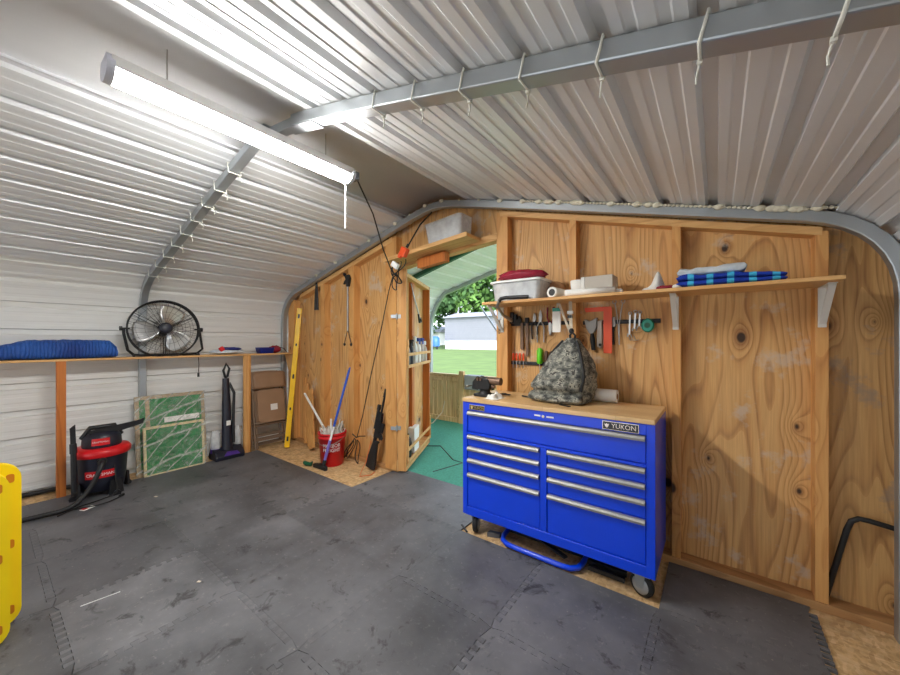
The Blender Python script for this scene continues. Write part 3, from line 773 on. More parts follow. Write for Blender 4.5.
g=G(); g.bar((-1.52,2.16,.018),(-1.43,2.10,.018),.012,.006); solo('metal_strip','short dark metal strip on the mat by the front left caster','strip',g,M['gun'],loc=(-1.48,2.13,MZ))
BZ=.976
# bench vise
t=thing('bench_vise','black bench vise on the left corner of the tool chest','vise',(-1.38,2.27,BZ))
g=G(); g.prism(rrect(.15,.12,.03),(-1.385,2.27,BZ),(1,0,0),(0,1,0),(0,0,.018)); g.lathe([(.055,.018),(.04,.03),(.038,.05)],(-1.385,2.27,BZ),n=20); part(t,'base',g,M['gun'],bevel=.003)
g=G(); g.prism([(-.05,.05),(.05,.05),(.06,.085),(.045,.13),(-.01,.135),(-.05,.11)],(-1.385,2.235,BZ),(1,0,0),(0,0,1),(0,.07,0)); part(t,'body',g,M['gun'],bevel=.006)
g=G(); g.prism([(-.155,.055),(-.11,.05),(-.085,.09),(-.085,.135),(-.115,.14),(-.15,.1)],(-1.32,2.24,BZ),(1,0,0),(0,0,1),(0,.06,0)); part(t,'moving_jaw',g,M['gun'],bevel=.006)
g=G(); g.box(-1.407,-1.395,2.225,2.315,BZ+.115,BZ+.14); g.box(-1.43,-1.418,2.225,2.315,BZ+.115,BZ+.14); part(t,'jaw_plates',g,M['rust'])
g=G(); g.cyl((-1.46,2.27,BZ+.075),(-1.30,2.27,BZ+.075),.012,n=12); g.cyl((-1.36,2.27,BZ+.115),(-1.25,2.27,BZ+.115),.028,n=16); part(t,'screw',g,M['rust'])
g=G(); g.cyl((-1.5,2.20,BZ+.072),(-1.44,2.33,BZ+.078),.006,n=8); g.ell((-1.5,2.20,BZ+.072),(.01,.01,.01),8,6); g.ell((-1.44,2.33,BZ+.078),(.01,.01,.01),8,6); part(t,'handle_bar',g,M['steel'])
def crumple(cx,cy,z0,rx,ry,h,sd,n=22):
    def fn(u,v):
        x=(u-.5)*2; y=(v-.5)*2; r=max(abs(x),abs(y)); r2=min(1,math.hypot(x,y))
        q=noise.noise(Vector((x*1.7+sd,y*1.7,sd)))
        hh=h*max(0,(1-r2**2.2))*(.75+.9*q)
        return Vector((cx+x*rx*(1+.12*q),cy+y*ry*(1+.12*q),z0+max(.002,hh)))
    return fn
g=G(); g.grid(crumple(-1.27,2.215,BZ,.055,.07,.06,3.3),18,18); g.grid(lambda u,v:Vector((-1.28+(u-.5)*.085,2.22+(v-.5)*.11,BZ+.0005)),2,2); solo('white_rag','crumpled white rag on the bench right of the vise','rag',g,M['cloth'],loc=(-1.28,2.22,BZ))
g=G(); g.cyl((-1.30,2.41,BZ),(-1.30,2.41,BZ+.012),.02,n=14); g.box(-1.33,-1.25,2.40,2.42,BZ,BZ+.008); solo('small_clamp','small dark flat clip on the bench near the door jamb','clip',g,M['darkcap'],loc=(-1.29,2.41,BZ))
g=G(); g.cyl((-1.145,2.40,BZ+.006),(-1.01,2.36,BZ+.006),.006,n=8); g.cyl((-1.01,2.36,BZ+.006),(-.99,2.354,BZ+.006),.006,.001,n=8); solo('pencil','dark pencil lying on the bench left of the backpack','pencil',g,M['gun'],loc=(-1.08,2.38,BZ))
# camouflage backpack
t=thing('backpack','slumped grey camouflage backpack standing on the tool chest','backpack',(-.84,2.40,BZ))
def bag(d):
    z=(d.z+1)/2
    return 1+.10*noise.noise(d*2.3)+.05*noise.noise(d*6)
def bagfn(u,v):
    a=2*PI*u; zz=v
    rx=.205*(1-zz**2.3*.84)*(1.0 if zz>.12 else .93+.07*zz/.12); ry=.135*(1-zz**2.2*.7)
    if .14<zz<.2: rx*=.955; ry*=.93
    cx=-.845+.06*zz; cy=2.41+.02*zz
    dv=Vector((math.cos(a),math.sin(a),zz*2.2)); q=1+.13*noise.noise(dv*1.5)+.075*noise.noise(dv*4.5)+.035*noise.noise(dv*11)
    e=.75; c=math.copysign(abs(math.cos(a))**e,math.cos(a)); s_=math.copysign(abs(math.sin(a))**e,math.sin(a))
    return Vector((cx+rx*q*c,cy+ry*q*s_,BZ+.002+.43*zz))
g=G(); g.grid(bagfn,56,40); g.add([bagfn(i/56,0) for i in range(56)],[tuple(range(56))[::-1]]); g.add([bagfn(i/56,1) for i in range(56)],[tuple(range(56))])
part(t,'main_pouch',g,M['camo'])
def pock(u,v):
    a=PI*(1.06+.66*u); zz=.14+.40*v; p=bagfn(a/2/PI,zz); bul=.034*math.sin(PI*u)**.6*math.sin(PI*v)**.5*(1+.5*noise.noise(Vector((u*5,v*5,1))))
    dn=Vector((math.cos(a),math.sin(a)*1.3,0)).normalized(); return p+dn*(bul+.002)
g=G(); g.grid(pock,24,18); part(t,'front_pocket',g,M['camo'])
def flap(u,v):
    a=PI*(.98+.8*u); zz=.005+.13*v; p=bagfn(a/2/PI,zz); bul=.04*math.sin(PI*u)**.5*math.sin(PI*v)**.5*(1+.4*noise.noise(Vector((u*7,v*4,4))))
    return p+Vector((math.cos(a),math.sin(a)*1.2,0)).normalized()*(bul+.002)
g=G(); g.grid(flap,28,10); part(t,'lower_pocket',g,M['camo'])
g=G()
pts=[bagfn(.44+.04*k/10,.15+.8*k/10)+Vector((-.012,-.012,0)) for k in range(11)]
g.tube(pts,.012,7); pts=[bagfn(.86,.2+.75*k/10)+Vector((.008,-.010,0)) for k in range(11)]; g.tube(pts,.010,7); part(t,'shoulder_strap',g,M['gun'])
g=G(); g.tube([(-.79,2.41,1.39),(-.80,2.415,1.425),(-.785,2.42,1.445),(-.765,2.42,1.425),(-.77,2.42,1.39)],.008,7); part(t,'top_loop',g,M['gun'])
g=G(); g.bar((-.80,2.23,BZ+.006),(-.73,2.2,BZ+.004),.02,.004); part(t,'strap_end',g,M['gun'])
# strap the bag hangs from, and a hanging card pack
t=thing('webbing_strap','pale webbing strap hanging from the shelf to the top of the backpack','strap',(-.81,2.46,1.44))
g=G(); g.bar((-.815,2.47,1.665),(-.80,2.44,1.445),.022,.003,up=(0,1,0)); g.bar((-.90,2.48,1.655),(-.81,2.45,1.445),.016,.003,up=(0,1,0)); part(t,'webbing',g,M['webbing'])
g=G(); g.box(-.832,-.795,2.455,2.475,1.575,1.595); part(t,'slide_buckle',g,M['white'])
g=G(); g.box(-.828,-.80,2.45,2.476,1.545,1.565); part(t,'strap_keeper',g,M['black'])
g=G(); g.ell((-.797,2.44,1.455),(.018,.014,.02),10,8); part(t,'end_knot',g,M['black'])
t=thing('hang_card','white and teal hanging card pack under the shelf left of the strap','card',(-.92,2.5,1.55))
g=G(); g.box(-.955,-.895,2.50,2.512,1.45,1.60); part(t,'card',g,M['paper'])
g=G(); g.box(-.9551,-.8949,2.499,2.513,1.6,1.625); part(t,'header',g,M['teal'])
g=G(); g.tube([(-.925,2.506,1.625),(-.92,2.506,1.645),(-.918,2.5,1.668)],.006,6); part(t,'hook',g,M['webbing'])
# paper roll on the bench
t=thing('paper_roll','fat white paper roll lying on the bench right of the backpack','paper roll',(-.68,2.54,BZ))
g=G(); g.lathe([(.018,0),(.043,0),(.0435,.004),(.0435,.31),(.043,.314),(.018,.314),(.018,0)],(-.84,2.535,BZ+.044),(1,0,0),28,caps=False); part(t,'paper',g,M['paper'])
g=G(); g.lathe([(.0178,-.001),(.0178,.315),(.015,.315),(.015,-.001),(.0178,-.001)],(-.84,2.535,BZ+.044),(1,0,0),20,caps=False); part(t,'core',g,M['card'])

# ------------------------------------------------------------------ tool bars and tools on the plywood
YW=YP-.001
def magbar(x0,x1,z,lab):
    g=G(); g.box(x0,x1,YW-.014,YW,z-.014,z+.014); g.box(x0+.004,x1-.004,YW-.017,YW-.013,z-.009,z-.003); g.box(x0+.004,x1-.004,YW-.017,YW-.013,z+.003,z+.009)
    g.cyl((x0+.012,YW-.018,z),(x0+.012,YW-.012,z),.005,n=8); g.cyl((x1-.012,YW-.018,z),(x1-.012,YW-.012,z),.005,n=8)
    solo('magnetic_bar',lab,'tool bar',g,M['black'],loc=((x0+x1)/2,YW,z),bevel=.002)
magbar(-1.385,-.875,1.525,'black magnetic tool bar with pliers, upper left under the long shelf')
magbar(-1.39,-1.04,1.205,'black magnetic tool bar holding screwdrivers, low behind the chest')
magbar(-.79,-.295,1.52,'black magnetic tool bar with the orange square, upper right under the long shelf')
YT=YW-.02
def tool(name,label,cat,loc): return thing(name,label,cat,loc,group=None)
# big adjustable bar hung over the shelf edge
t=tool('breaker_bar','dark bent bar hooked over the shelf edge above the tool bar','pry bar',(-1.3,2.5,1.6))
g=G(); g.tube([(-1.06,2.316,1.698),(-1.15,2.312,1.70),(-1.225,2.305,1.702),(-1.262,2.29,1.695),(-1.275,2.283,1.675)],.014,10); part(t,'grip',g,M['black'])
g=G(); g.tube([(-1.272,2.283,1.685),(-1.29,2.285,1.64),(-1.315,2.42,1.585),(-1.315,2.56,1.55)],[.012,.011,.010,.016],10); part(t,'shaft',g,M['steel'])
t=tool('pipe_wrench','steel wrench with black head hanging at the left of the upper left tool bar','wrench',(-1.3,YT,1.5))
g=G(); g.prism([(-.03,.0),(.02,-.01),(.03,.03),(.012,.06),(.004,.028),(-.012,.03),(-.012,.075),(-.03,.07)],(-1.31,YT-.012,1.53),(1,0,0),(0,0,1),(0,.024,0)); part(t,'head',g,M['gun'],bevel=.003)
g=G(); g.prism([(-.012,0),(.012,0),(.014,-.19),(.016,-.215),(-.002,-.222),(-.014,-.21)],(-1.275,YT-.006,1.535),(1,0,0),(0,0,1),(0,.014,0)); part(t,'handle',g,M['rust'],bevel=.003)
t=tool('flat_file','worn brown steel file hanging right of the wrench','file',(-1.225,YT,1.4))
g=G(); g.prism([(-.01,.02),(.012,.02),(.012,-.25),(.004,-.275),(-.008,-.26)],(-1.23,YT-.004,1.53),(1,0,0),(0,0,1),(0,.008,0)); part(t,'blade',g,M['rust'])
g=G(); g.box(-1.245,-1.215,YT-.012,YT+.012,1.53,1.575); part(t,'tang',g,M['gun'],bevel=.003)
g=G(); g.box(-1.385,-1.345,YT-.02,YT+.01,1.53,1.625); solo('pocket_light','small black block at the left end of the upper left tool bar','flashlight',g,M['black'],loc=(-1.365,YT,1.53),bevel=.006)
def pliers(x,z,L,hm,label,open_=.02,flip=1,jaw=.05):
    t=tool('pliers',label,'pliers',(x,YT,z))
    for s in (-1,1):
        g=G(); g.tube([(x+s*.006,YT,z),(x+s*(.014+open_),YT,z+flip*.05),(x+s*(.012+open_*.9),YT,z+flip*L)],[.005,.007,.006],8); part(t,'grip',g,hm)
        g=G(); g.prism([(0,0),(s*.013,.006*-flip),(s*.011,-flip*jaw*.6),(s*.002,-flip*jaw)],(x,YT-.006,z),(1,0,0),(0,0,1),(0,.012,0)); part(t,'jaw',g,M['steel'])
    g=G(); g.cyl((x,YT-.01,z),(x,YT+.008,z),.011,n=12); part(t,'pivot',g,M['steel'])
pliers(-1.115,1.545,.17,M['steel'],'silver locking pliers in the middle of the upper left tool bar',.016,-1,.085)
pliers(-1.035,1.52,.13,M['maroon'],'dark red handled pliers on the upper left tool bar',.012,1,.09)
pliers(-.985,1.54,.11,M['maroon'],'smaller dark red handled snips beside the red pliers',.008,1,.075)
pliers(-1.165,1.55,.15,M['gun'],'black handled pliers between the file and the locking pliers',.01,-1,.06)
def driver(x,z,h,r,hm,label,shaft=.08):
    t=tool('screwdriver',label,'screwdriver',(x,YT,z))
    g=G(); g.lathe([(r*.6,0),(r,.012),(r*.9,h*.5),(r,h*.85),(r*.5,h)],(x,YT-.004,z),n=12); part(t,'handle',g,hm)
    g=G(); g.cyl((x,YT-.004,z),(x,YT-.004,z-shaft),.0035,n=8); part(t,'shaft',g,M['steel'])
for i,nm in enumerate(('leftmost','second from left','third from left','rightmost')):
    driver(-1.352+.031*i,1.225,.062,.009,M['orange'],'small orange handled screwdriver, %s of the four on the low bar'%nm,.06)
driver(-1.12,1.205,.125,.024,M['lime'],'fat lime green screwdriver on the low tool bar',.09)
driver(-1.065,1.215,.095,.014,M['rust'],'brown handled screwdriver right of the lime green one',.08)
driver(-1.025,1.215,.095,.013,M['rust'],'brown handled screwdriver closest to the backpack on the low bar',.08)
# right tool bar
t=tool('spring_clamp','silver spring clamp with black handles at the left of the right tool bar','clamp',(-.72,YT,1.5))
g=G(); g.prism([(-.05,.035),(-.03,.03),(-.012,.02),(.012,.03),(.04,.045),(.036,-.03),(.012,-.07),(-.014,-.07),(-.036,-.03)],(-.725,YT-.018,1.51),(1,0,0),(0,0,1),(0,.03,0)); part(t,'jaw',g,M['alu'],bevel=.004)
g=G(); g.tube([(-.722,YT,1.44),(-.72,YT,1.40),(-.712,YT,1.32)],[.012,.018,.014],10); part(t,'handle',g,M['gun'])
t=tool('utility_knife','grey metal utility knife half behind the orange square','knife',(-.66,YT,1.45))
g=G(); g.prism([(-.018,.07),(.014,.075),(.016,-.1),(.004,-.125),(-.02,-.11)],(-.668,YT-.01,1.46),(1,0,0),(0,0,1),(0,.02,0)); part(t,'case',g,M['grey'],bevel=.004)
g=G(); g.cyl((-.665,YT-.013,1.36),(-.665,YT+.01,1.36),.01,n=12); part(t,'screw',g,M['gun'])
g=G(); g.prism([(-.156,.012),(-.156,.0),(-.15,-.016),(-.028,-.014),(-.028,-.31),(.024,-.31),(.024,.0),(.018,.014),(-.03,.014)],(-.61,YT-.024,1.612),(1,0,0),(0,0,1),(0,.007,0)); solo('try_square','bright orange metal square hung on the right tool bar','square',g,M['orange'],loc=(-.61,YT,1.5),bevel=.0015)
t=tool('tin_snips','black handled snips right of the orange square','snips',(-.575,YT,1.45))
g=G(); g.prism([(-.012,.06),(.008,.065),(.014,.0),(-.01,-.01)],(-.577,YT-.008,1.49),(1,0,0),(0,0,1),(0,.014,0)); part(t,'blade',g,M['alu'],bevel=.002)
g=G(); g.tube([(-.58,YT,1.485),(-.585,YT,1.42),(-.578,YT,1.36)],[.009,.011,.008],8); part(t,'handle',g,M['gun'])
t=tool('long_forceps','long thin steel forceps crossing the right tool bar','forceps',(-.545,YT,1.5))
for s in (-1,1):
    g=G(); g.tube([(-.545+s*.024,YT,1.648),(-.545+s*.016,YT,1.6),(-.545+s*.004,YT,1.5),(-.542,YT,1.36)],.0035,6); ring=[(-.545+s*.028+.012*math.cos(a),YT,1.66+.012*math.sin(a)) for a in [2*PI*k/12 for k in range(12)]]; g.tube(ring,.003,6,True); part(t,'arm',g,M['steel'])
def wrench(x,z0,z1,tilt,label):
    t=tool('spanner',label,'spanner',(x,YT,(z0+z1)/2)); d=Vector((tilt,0,z1-z0)); p0=Vector((x,YT,z0)); p1=p0+d
    g=G(); g.bar(p0,p1,.006,.010,up=(1,0,0)); part(t,'shank',g,M['steel'])
    g=G(); ring=[p1+Vector((.010*math.cos(a),0,.010+.010*math.sin(a))) for a in [2*PI*k/10 for k in range(10)]]; g.tube(ring,.0035,6,True); part(t,'ring_end',g,M['steel'])
    g=G(); g.tube([p0+Vector((-.013,0,-.014)),p0+Vector((-.011,0,-.002)),p0+Vector((0,0,.004)),p0+Vector((.011,0,-.002)),p0+Vector((.013,0,-.014))],.004,6); part(t,'open_end',g,M['steel'])
wrench(-.478,1.43,1.565,.004,'longest steel spanner on the right tool bar, left of the others')
wrench(-.447,1.47,1.575,.006,'middle steel spanner on the right tool bar')
wrench(-.418,1.485,1.57,.004,'short steel spanner nearest the green tape on the right tool bar')
t=tool('bent_wire_keys','fan of thin steel hex keys below the spanners on the right tool bar','hex keys',(-.475,YT,1.43))
for k in range(3):
    g=G(); g.tube([(-.49+.02*k,YT-.004,1.44-.01*k),(-.47+.016*k,YT-.004,1.39),(-.455+.018*k,YT-.004,1.395)],.0025,5); part(t,'key',g,M['steel'])
t=tool('tape_measure','round teal tape measure stuck to the right tool bar','tape measure',(-.365,YT,1.49))
g=G(); g.lathe([(.03,0),(.037,.006),(.037,.03),(.03,.036)],(-.365,YT+.002,1.49),(0,-1,0),24,sy=1.25); part(t,'case',g,M['teal'])
g=G(); g.cyl((-.365,YT-.033,1.49),(-.365,YT-.037,1.49),.018,n=16); part(t,'button',g,M['greenplastic'])

# ------------------------------------------------------------------ long shelf on the plywood wall
SZ=1.662
t=thing('wall_shelf','long pine shelf on white brackets across the plywood wall','shelf',(-.5,2.45,SZ))
g=G(); g.box(-1.43,.455,2.30,2.598,SZ,SZ+.019); part(t,'board',g,M['plankx'],bevel=.002)
def vbracket(x):
    g=G(); y=2.599
    g.bar((x,y-.004,SZ-.001),(x,y-.004,SZ-.205),.032,.006,up=(0,1,0)); g.box(x-.016,x+.016,2.38,y,SZ-.006,SZ-.0005)
    g.bar((x,2.395,SZ-.008),(x,y-.012,SZ-.185),.028,.008,up=(0,1,0)); part(t,'bracket',g,M['bracket'],bevel=.002,label='white shelf bracket')
for x in (-1.42,-.205,.43): vbracket(x)
ZS=SZ+.0195
def taper_tote(cx,cy,z0,w,dp,h,k,root,mb):
    o=rrect(w*k,dp*k,.03); u=rrect(w,dp,.035); i_=rrect(w-.008,dp-.008,.032); j=rrect(w*k-.008,dp*k-.008,.028); n=len(o)
    vs=[(cx+x,cy+y,z0) for x,y in o]+[(cx+x,cy+y,z0+h) for x,y in u]+[(cx+x,cy+y,z0+h) for x,y in i_]+[(cx+x,cy+y,z0+.004) for x,y in j]
    fs=[]
    for q in range(3):
        for a in range(n): b=(a+1)%n; fs.append((q*n+a,q*n+b,(q+1)*n+b,(q+1)*n+a))
    g=G(); g.add(vs,fs); g.add(vs[:n],[tuple(range(n))[::-1]]); g.add(vs[3*n:],[tuple(range(n))]); return part(root,'tub',g,mb)
t=thing('storage_tote','clear plastic tote with white lid at the left end of the long shelf','storage box',(-1.16,2.455,ZS))
taper_tote(-1.175,2.455,ZS,.39,.25,.135,.9,t,M['clear'])
g=G(); g.prism(rrect(.42,.275,.04),(-1.175,2.455,ZS+.135),(1,0,0),(0,1,0),(0,0,.014)); g.prism(rrect(.38,.235,.03),(-1.175,2.455,ZS+.149),(1,0,0),(0,1,0),(0,0,.005)); part(t,'lid',g,M['white'],bevel=.003,label='white lid')
g=G(); g.box(-1.32,-1.03,2.37,2.54,ZS+.006,ZS+.075); g.ell((-1.15,2.45,ZS+.08),(.12,.07,.03),12,8); part(t,'contents',g,M['greycloth'])
g=G(); g.ell((-1.175,2.46,ZS+.154+.038),(.195,.10,.045),28,16,fn=lambda d:1+.16*noise.noise(d*3)+.08*noise.noise(d*8)); o=solo('soft_package','shiny maroon plastic package lying on the white lidded tote','package',g,M['maroon'],loc=(-1.175,2.46,ZS+.154))
g=G(); g.lathe([(.02,0),(.068,0),(.07,.004),(.07,.05),(.068,.054),(.02,.054),(.02,0)],(-.945,2.58,ZS+.0705),(0,-1,0),24,caps=False); solo('tape_roll','round brown roll standing on the shelf behind the white tote','tape roll',g,M['card'],loc=(-.945,2.55,ZS))
t=thing('paper_tube','white rolled paper tube with dark open end, front of the shelf','paper roll',(-.87,2.4,ZS))
g=G(); g.lathe([(.024,0),(.036,0),(.037,.004),(.037,.22),(.036,.224),(.024,.224),(.024,0)],(-.90,2.345,ZS+.0375),(.12,1,0),24,caps=False); part(t,'paper',g,M['paper'])
g=G(); dd=Vector((.12,1,0)).normalized(); g.cyl(Vector((-.90,2.345,ZS+.0375))+dd*.003,Vector((-.90,2.345,ZS+.0375))+dd*.2,.0238,n=20); part(t,'shade_plug',g,M['gun'],label='black plug painted as the shade in the hollow end')  # solid black plug paints the shade inside the tube
g=G(); g.lathe([(.05,0),(.052,.004),(.046,.06),(.052,.12),(.05,.124)],(-.77,2.50,ZS),n=24); solo('paper_cone','white waisted paper spool standing beside the grey carton','spool',g,M['paper'],loc=(-.77,2.5,ZS))
t=thing('carton','grey and white carton on the shelf left of the middle bracket','carton',(-.65,2.5,ZS))
g=G(); g.box(-.71,-.535,2.44,2.585,ZS,ZS+.135); part(t,'box',g,M['grey'],bevel=.003)
g=G(); g.box(-.735,-.711,2.44,2.585,ZS,ZS+.135); part(t,'end_flap',g,M['paper'],bevel=.002)
g=G(); g.lathe([(.008,0),(.021,0),(.021,.30),(.008,.30),(.008,0)],(-.80,2.325,ZS+.0215),(1,.12,0),18,caps=False); solo('thin_paper_roll','long thin white paper roll along the front of the shelf','paper roll',g,M['paper'],loc=(-.65,2.35,ZS))
g=G(); g.box(-.74,-.47,2.385,2.43,ZS,ZS+.03); solo('white_bar','flat white bar on the shelf before the grey carton','bar',g,M['white'],loc=(-.6,2.4,ZS),bevel=.006)
def peak(u,v):
    x=(u-.5)*2;y=(v-.5)*2; r=min(1,math.hypot(x,y)); q=noise.noise(Vector((x*2+5,y*2,2)))
    pk=.085*math.exp(-((x-.25)**2*7+(y)**2*3)); return Vector((-.30+x*.075*(1+.2*q),2.44+y*.08*(1+.2*q),ZS+.002+max(0,(1-r**3))*(.03+.02*q+pk)))
g=G(); g.grid(peak,20,20); g.grid(lambda u,v:Vector((-.30+(u-.5)*.14,2.44+(v-.5)*.15,ZS+.001)),2,2); solo('peaked_cloth','crumpled white cloth with a pointed peak above the middle bracket','cloth',g,M['cloth'],loc=(-.3,2.44,ZS))
g=G(); g.ell((-.235,2.37,ZS+.013),(.05,.03,.013),14,8,fn=lambda d:1+.3*noise.noise(d*4)); solo('brown_rag','small reddish brown rag before the peaked white cloth','rag',g,M['maroon'],loc=(-.235,2.37,ZS))
g=G(); g.ell((-.178,2.345,ZS+.012),(.024,.02,.012),12,8,fn=lambda d:1+.3*noise.noise(d*4)); solo('cream_wad','small cream wad between the brown rag and the striped towel','wad',g,M['cloth'],loc=(-.178,2.345,ZS))
def folded(cx,cy,z0,w,dp,h,sd,tap=.0,nl=3):
    g=G(); hl=h/nl
    for l in range(nl):
        def fn(u,v,l=l):
            a=2*PI*u; e=.4; ww=w/2*(1-.03*l)*(1+.03*noise.noise(Vector((l*3.1,v*2,sd)))); 
            return None
        n=40; pr=[]
        sec=[(math.copysign(abs(math.cos(2*PI*k/24))**.45,math.cos(2*PI*k/24)),math.copysign(abs(math.sin(2*PI*k/24))**.55,math.sin(2*PI*k/24))) for k in range(24)]
        vs=[];N=26
        for i in range(N+1):
            x=(i/N-.5)*2; shrink=min(1,math.sqrt(max(0,1-abs(x)))*2.6+.25); 
            for (a,b) in sec:
                q=noise.noise(Vector((x*2.5+sd,a*1.5,l*2+b)))
                yy=cy+a*dp/2*(.97+.05*q); hh=hl*(1-tap*max(0,x)); zz=z0+l*hl*(1-tap*max(0,x))+hh/2+b*hh/2*shrink*(1+.0*q)
                vs.append((cx+x*w/2*(1+.02*q)+.006*noise.noise(Vector((a*2,b*2+l*3,sd))),yy+.006*noise.noise(Vector((x*9,l*3,sd))),zz+.009*noise.noise(Vector((x*4+sd,a*1.2,l*.5)))*(1 if l==nl-1 and b>0 else .25)))
        m=24; fs=[(i*m+k,i*m+(k+1)%m,(i+1)*m+(k+1)%m,(i+1)*m+k) for i in range(N) for k in range(m)]
        g.add(vs,fs,True); g.add(vs[:m],[tuple(range(m))[::-1]]); g.add(vs[-m:],[tuple(range(m))])
    return g
solo('striped_towel','folded blue striped beach towel on the right of the long shelf','towel',folded(.045,2.43,ZS+.004,.45,.22,.066,2,.4,2),M['stripes'],loc=(.045,2.43,ZS))
solo('folded_sheet','folded white patterned fabric on top of the blue striped towel','fabric',folded(-.03,2.44,ZS+.064,.30,.2,.044,7,-.15,1),M['greycloth'],loc=(-.03,2.44,ZS+.066))
# bent black pipe at the right
g=G(); g.tube([(.452,2.655,.05),(.48,2.65,.2),(.525,2.645,.43),(.54,2.642,.48),(.565,2.64,.50),(.60,2.638,.50),(.70,2.63,.487)],.0125,10); solo('bent_pipe','bent black metal bar leaning on the plywood at the far right','bar',g,M['gun'],loc=(.5,2.65,.05))

# ------------------------------------------------------------------ header shelf over the doorway and its tote
t=thing('header_shelf','short tilted pine plank shelf over the doorway','shelf',(-2.1,2.45,2.2))
g=G(); g.prism([(-2.62,2.16),(-1.63,2.245),(-1.63,2.275),(-2.62,2.19)],(0,2.38,0),(1,0,0),(0,0,1),(0,.22,0)); part(t,'board',g,M['plankx'],bevel=.003)
g=G(); g.prism([(-2.30,2.085),(-1.97,2.115),(-1.97,2.2),(-2.30,2.172)],(0,2.53,0),(1,0,0),(0,0,1),(0,.068,0)); part(t,'support_block',g,M['redwood'],bevel=.003)
sl=math.atan2(.085,.99)
t=thing('storage_tote','clear plastic tote on the plank over the doorway','storage box',(-1.88,2.485,2.258),(0,-sl,0))
taper_tote(0,0,0,.40,.20,.165,.9,t,M['clear'])
g=G(); g.prism(rrect(.405,.205,.04),(0,0,.165),(1,0,0),(0,1,0),(0,0,.012)); part(t,'lid',g,M['clear'],bevel=.003)
g=G(); g.box(-.15,.15,-.07,.07,.008,.06); part(t,'contents',g,M['greycloth'])

# ------------------------------------------------------------------ cords at the door corner
cx,cy,cz=-2.60,2.50,2.08
g=G()
p=[(LX+.03,1.515,LZ+.04),(-2.15,1.85,2.38),(-2.42,2.2,2.22),(-2.58,2.44,2.11),(-2.60,2.50,2.06)]
g.tube(p,.006,6)
def loop(c,a,b,rx,rz,n=18,r=.0055):
    g.tube([Vector(c)+Vector((math.cos(t)*rx*math.cos(a)-math.sin(t)*rz*math.sin(a),.01*math.sin(3*t)+b,math.cos(t)*rx*math.sin(a)+math.sin(t)*rz*math.cos(a))) for t in [2*PI*k/n for k in range(n)]],r,6,True)
loop((-2.58,2.50,1.98),.1,0,.035,.085); loop((-2.56,2.5,2.01),.9,.01,.03,.075); loop((-2.55,2.49,2.12),-.5,0,.05,.10); loop((-2.50,2.48,2.14),-.9,0,.06,.11); loop((-2.57,2.49,2.12),.3,.01,.045,.09)
g.tube([(-2.60,2.5,2.06),(-2.72,2.55,1.9),(-2.85,2.56,1.5),(-3.02,2.565,1.0),(-3.15,2.56,.55),(-3.235,2.55,.30)],.0055,6)
loop((-3.20,2.53,.15),-.05,0,.03,.135); loop((-3.30,2.52,.17),-.55,.0,.03,.15); loop((-3.33,2.50,.16),-.7,.01,.025,.15)
g.tube([(-3.235,2.54,.30),(-3.16,2.53,.33),(-3.07,2.53,.345)],.006,6); g.tube([(-3.235,2.54,.30),(-3.29,2.53,.335)],.006,6)
solo('light_cord','black power cord from the tube light, looped at the door post down to the floor','cord',g,M['cord'],loc=(-2.6,2.5,2.06))
t=thing('extension_cord','black cord with an orange plug strung from the arch down to the door header','extension cord',(-2.45,2.45,2.22))
g=G(); g.tube([(-2.12,2.53,2.585),(-2.2,2.46,2.47),(-2.27,2.36,2.25)],.007,6); part(t,'cable',g,M['cord'])
g=G(); g.tube([(-2.262,2.365,2.275),(-2.28,2.36,2.245)],.013,8); part(t,'strain_relief',g,M['cord'])
g=G(); g.cbox((-2.305,2.35,2.205),(.075,.05,.085),Matrix.Rotation(.5,3,'Y')); g.cbox((-2.35,2.35,2.185),(.035,.04,.06),Matrix.Rotation(.5,3,'Y')); part(t,'plug',g,M['orange'],bevel=.01,label='orange plug block')
g=G(); g.cbox((-2.42,2.35,2.10),(.085,.03,.05),Matrix.Rotation(.6,3,'Y')); part(t,'adapter',g,M['white'],bevel=.004)
g=G(); g.tube([(-3.0,2.55,.30),(-3.02,2.5,.08),(-2.98,2.40,.008),(-2.9,2.32,.008),(-2.84,2.42,.008),(-2.88,2.5,.008)],.004,6); solo('orange_wire','thin orange cord curled on the boards beside the black rifle','cord',g,M['orangecord'],loc=(-2.95,2.4,0))

# ------------------------------------------------------------------ left corner things
# hanging grabbers
t=thing('reacher_grabber','long silver reacher grabber hanging upside down on the plywood','grabber',(-3.5,2.62,1.8))
gy=2.583
g=G(); g.cyl((-3.445,gy,2.06),(-3.445,gy,1.5),.011,n=10); part(t,'shaft',g,M['alu'])
g=G(); g.prism([(-.075,.14),(-.05,.13),(-.03,.10),(.02,.11),(.045,.06),(.03,.0),(.022,-.03),(-.02,-.03),(-.03,.02),(-.075,.0),(-.06,.035),(-.03,.055),(-.045,.085),(-.08,.11)],(-3.44,gy-.016,2.05),(1,0,0),(0,0,1),(0,.03,0)); part(t,'handle',g,M['black'],bevel=.004)
for s in (-1,1):
    g=G(); g.tube([(-3.445,gy,1.52),(-3.445+s*.02,gy,1.47),(-3.445+s*.045,gy,1.40),(-3.445+s*.06,gy,1.36)],.005,6); g.ell((-3.445+s*.062,gy,1.345),(.014,.014,.02),8,6); part(t,'jaw',g,M['black'])
t=thing('pruning_shears','black folding loppers hanging on the plywood above the yellow level','shears',(-4.13,2.65,1.9))
for s in (-1,1):
    g=G(); g.tube([(-4.085+s*.006,gy,2.13),(-4.085+s*.02,gy,2.0),(-4.085+s*.024,gy,1.78)],[.008,.011,.016],8); part(t,'grip',g,M['black'])
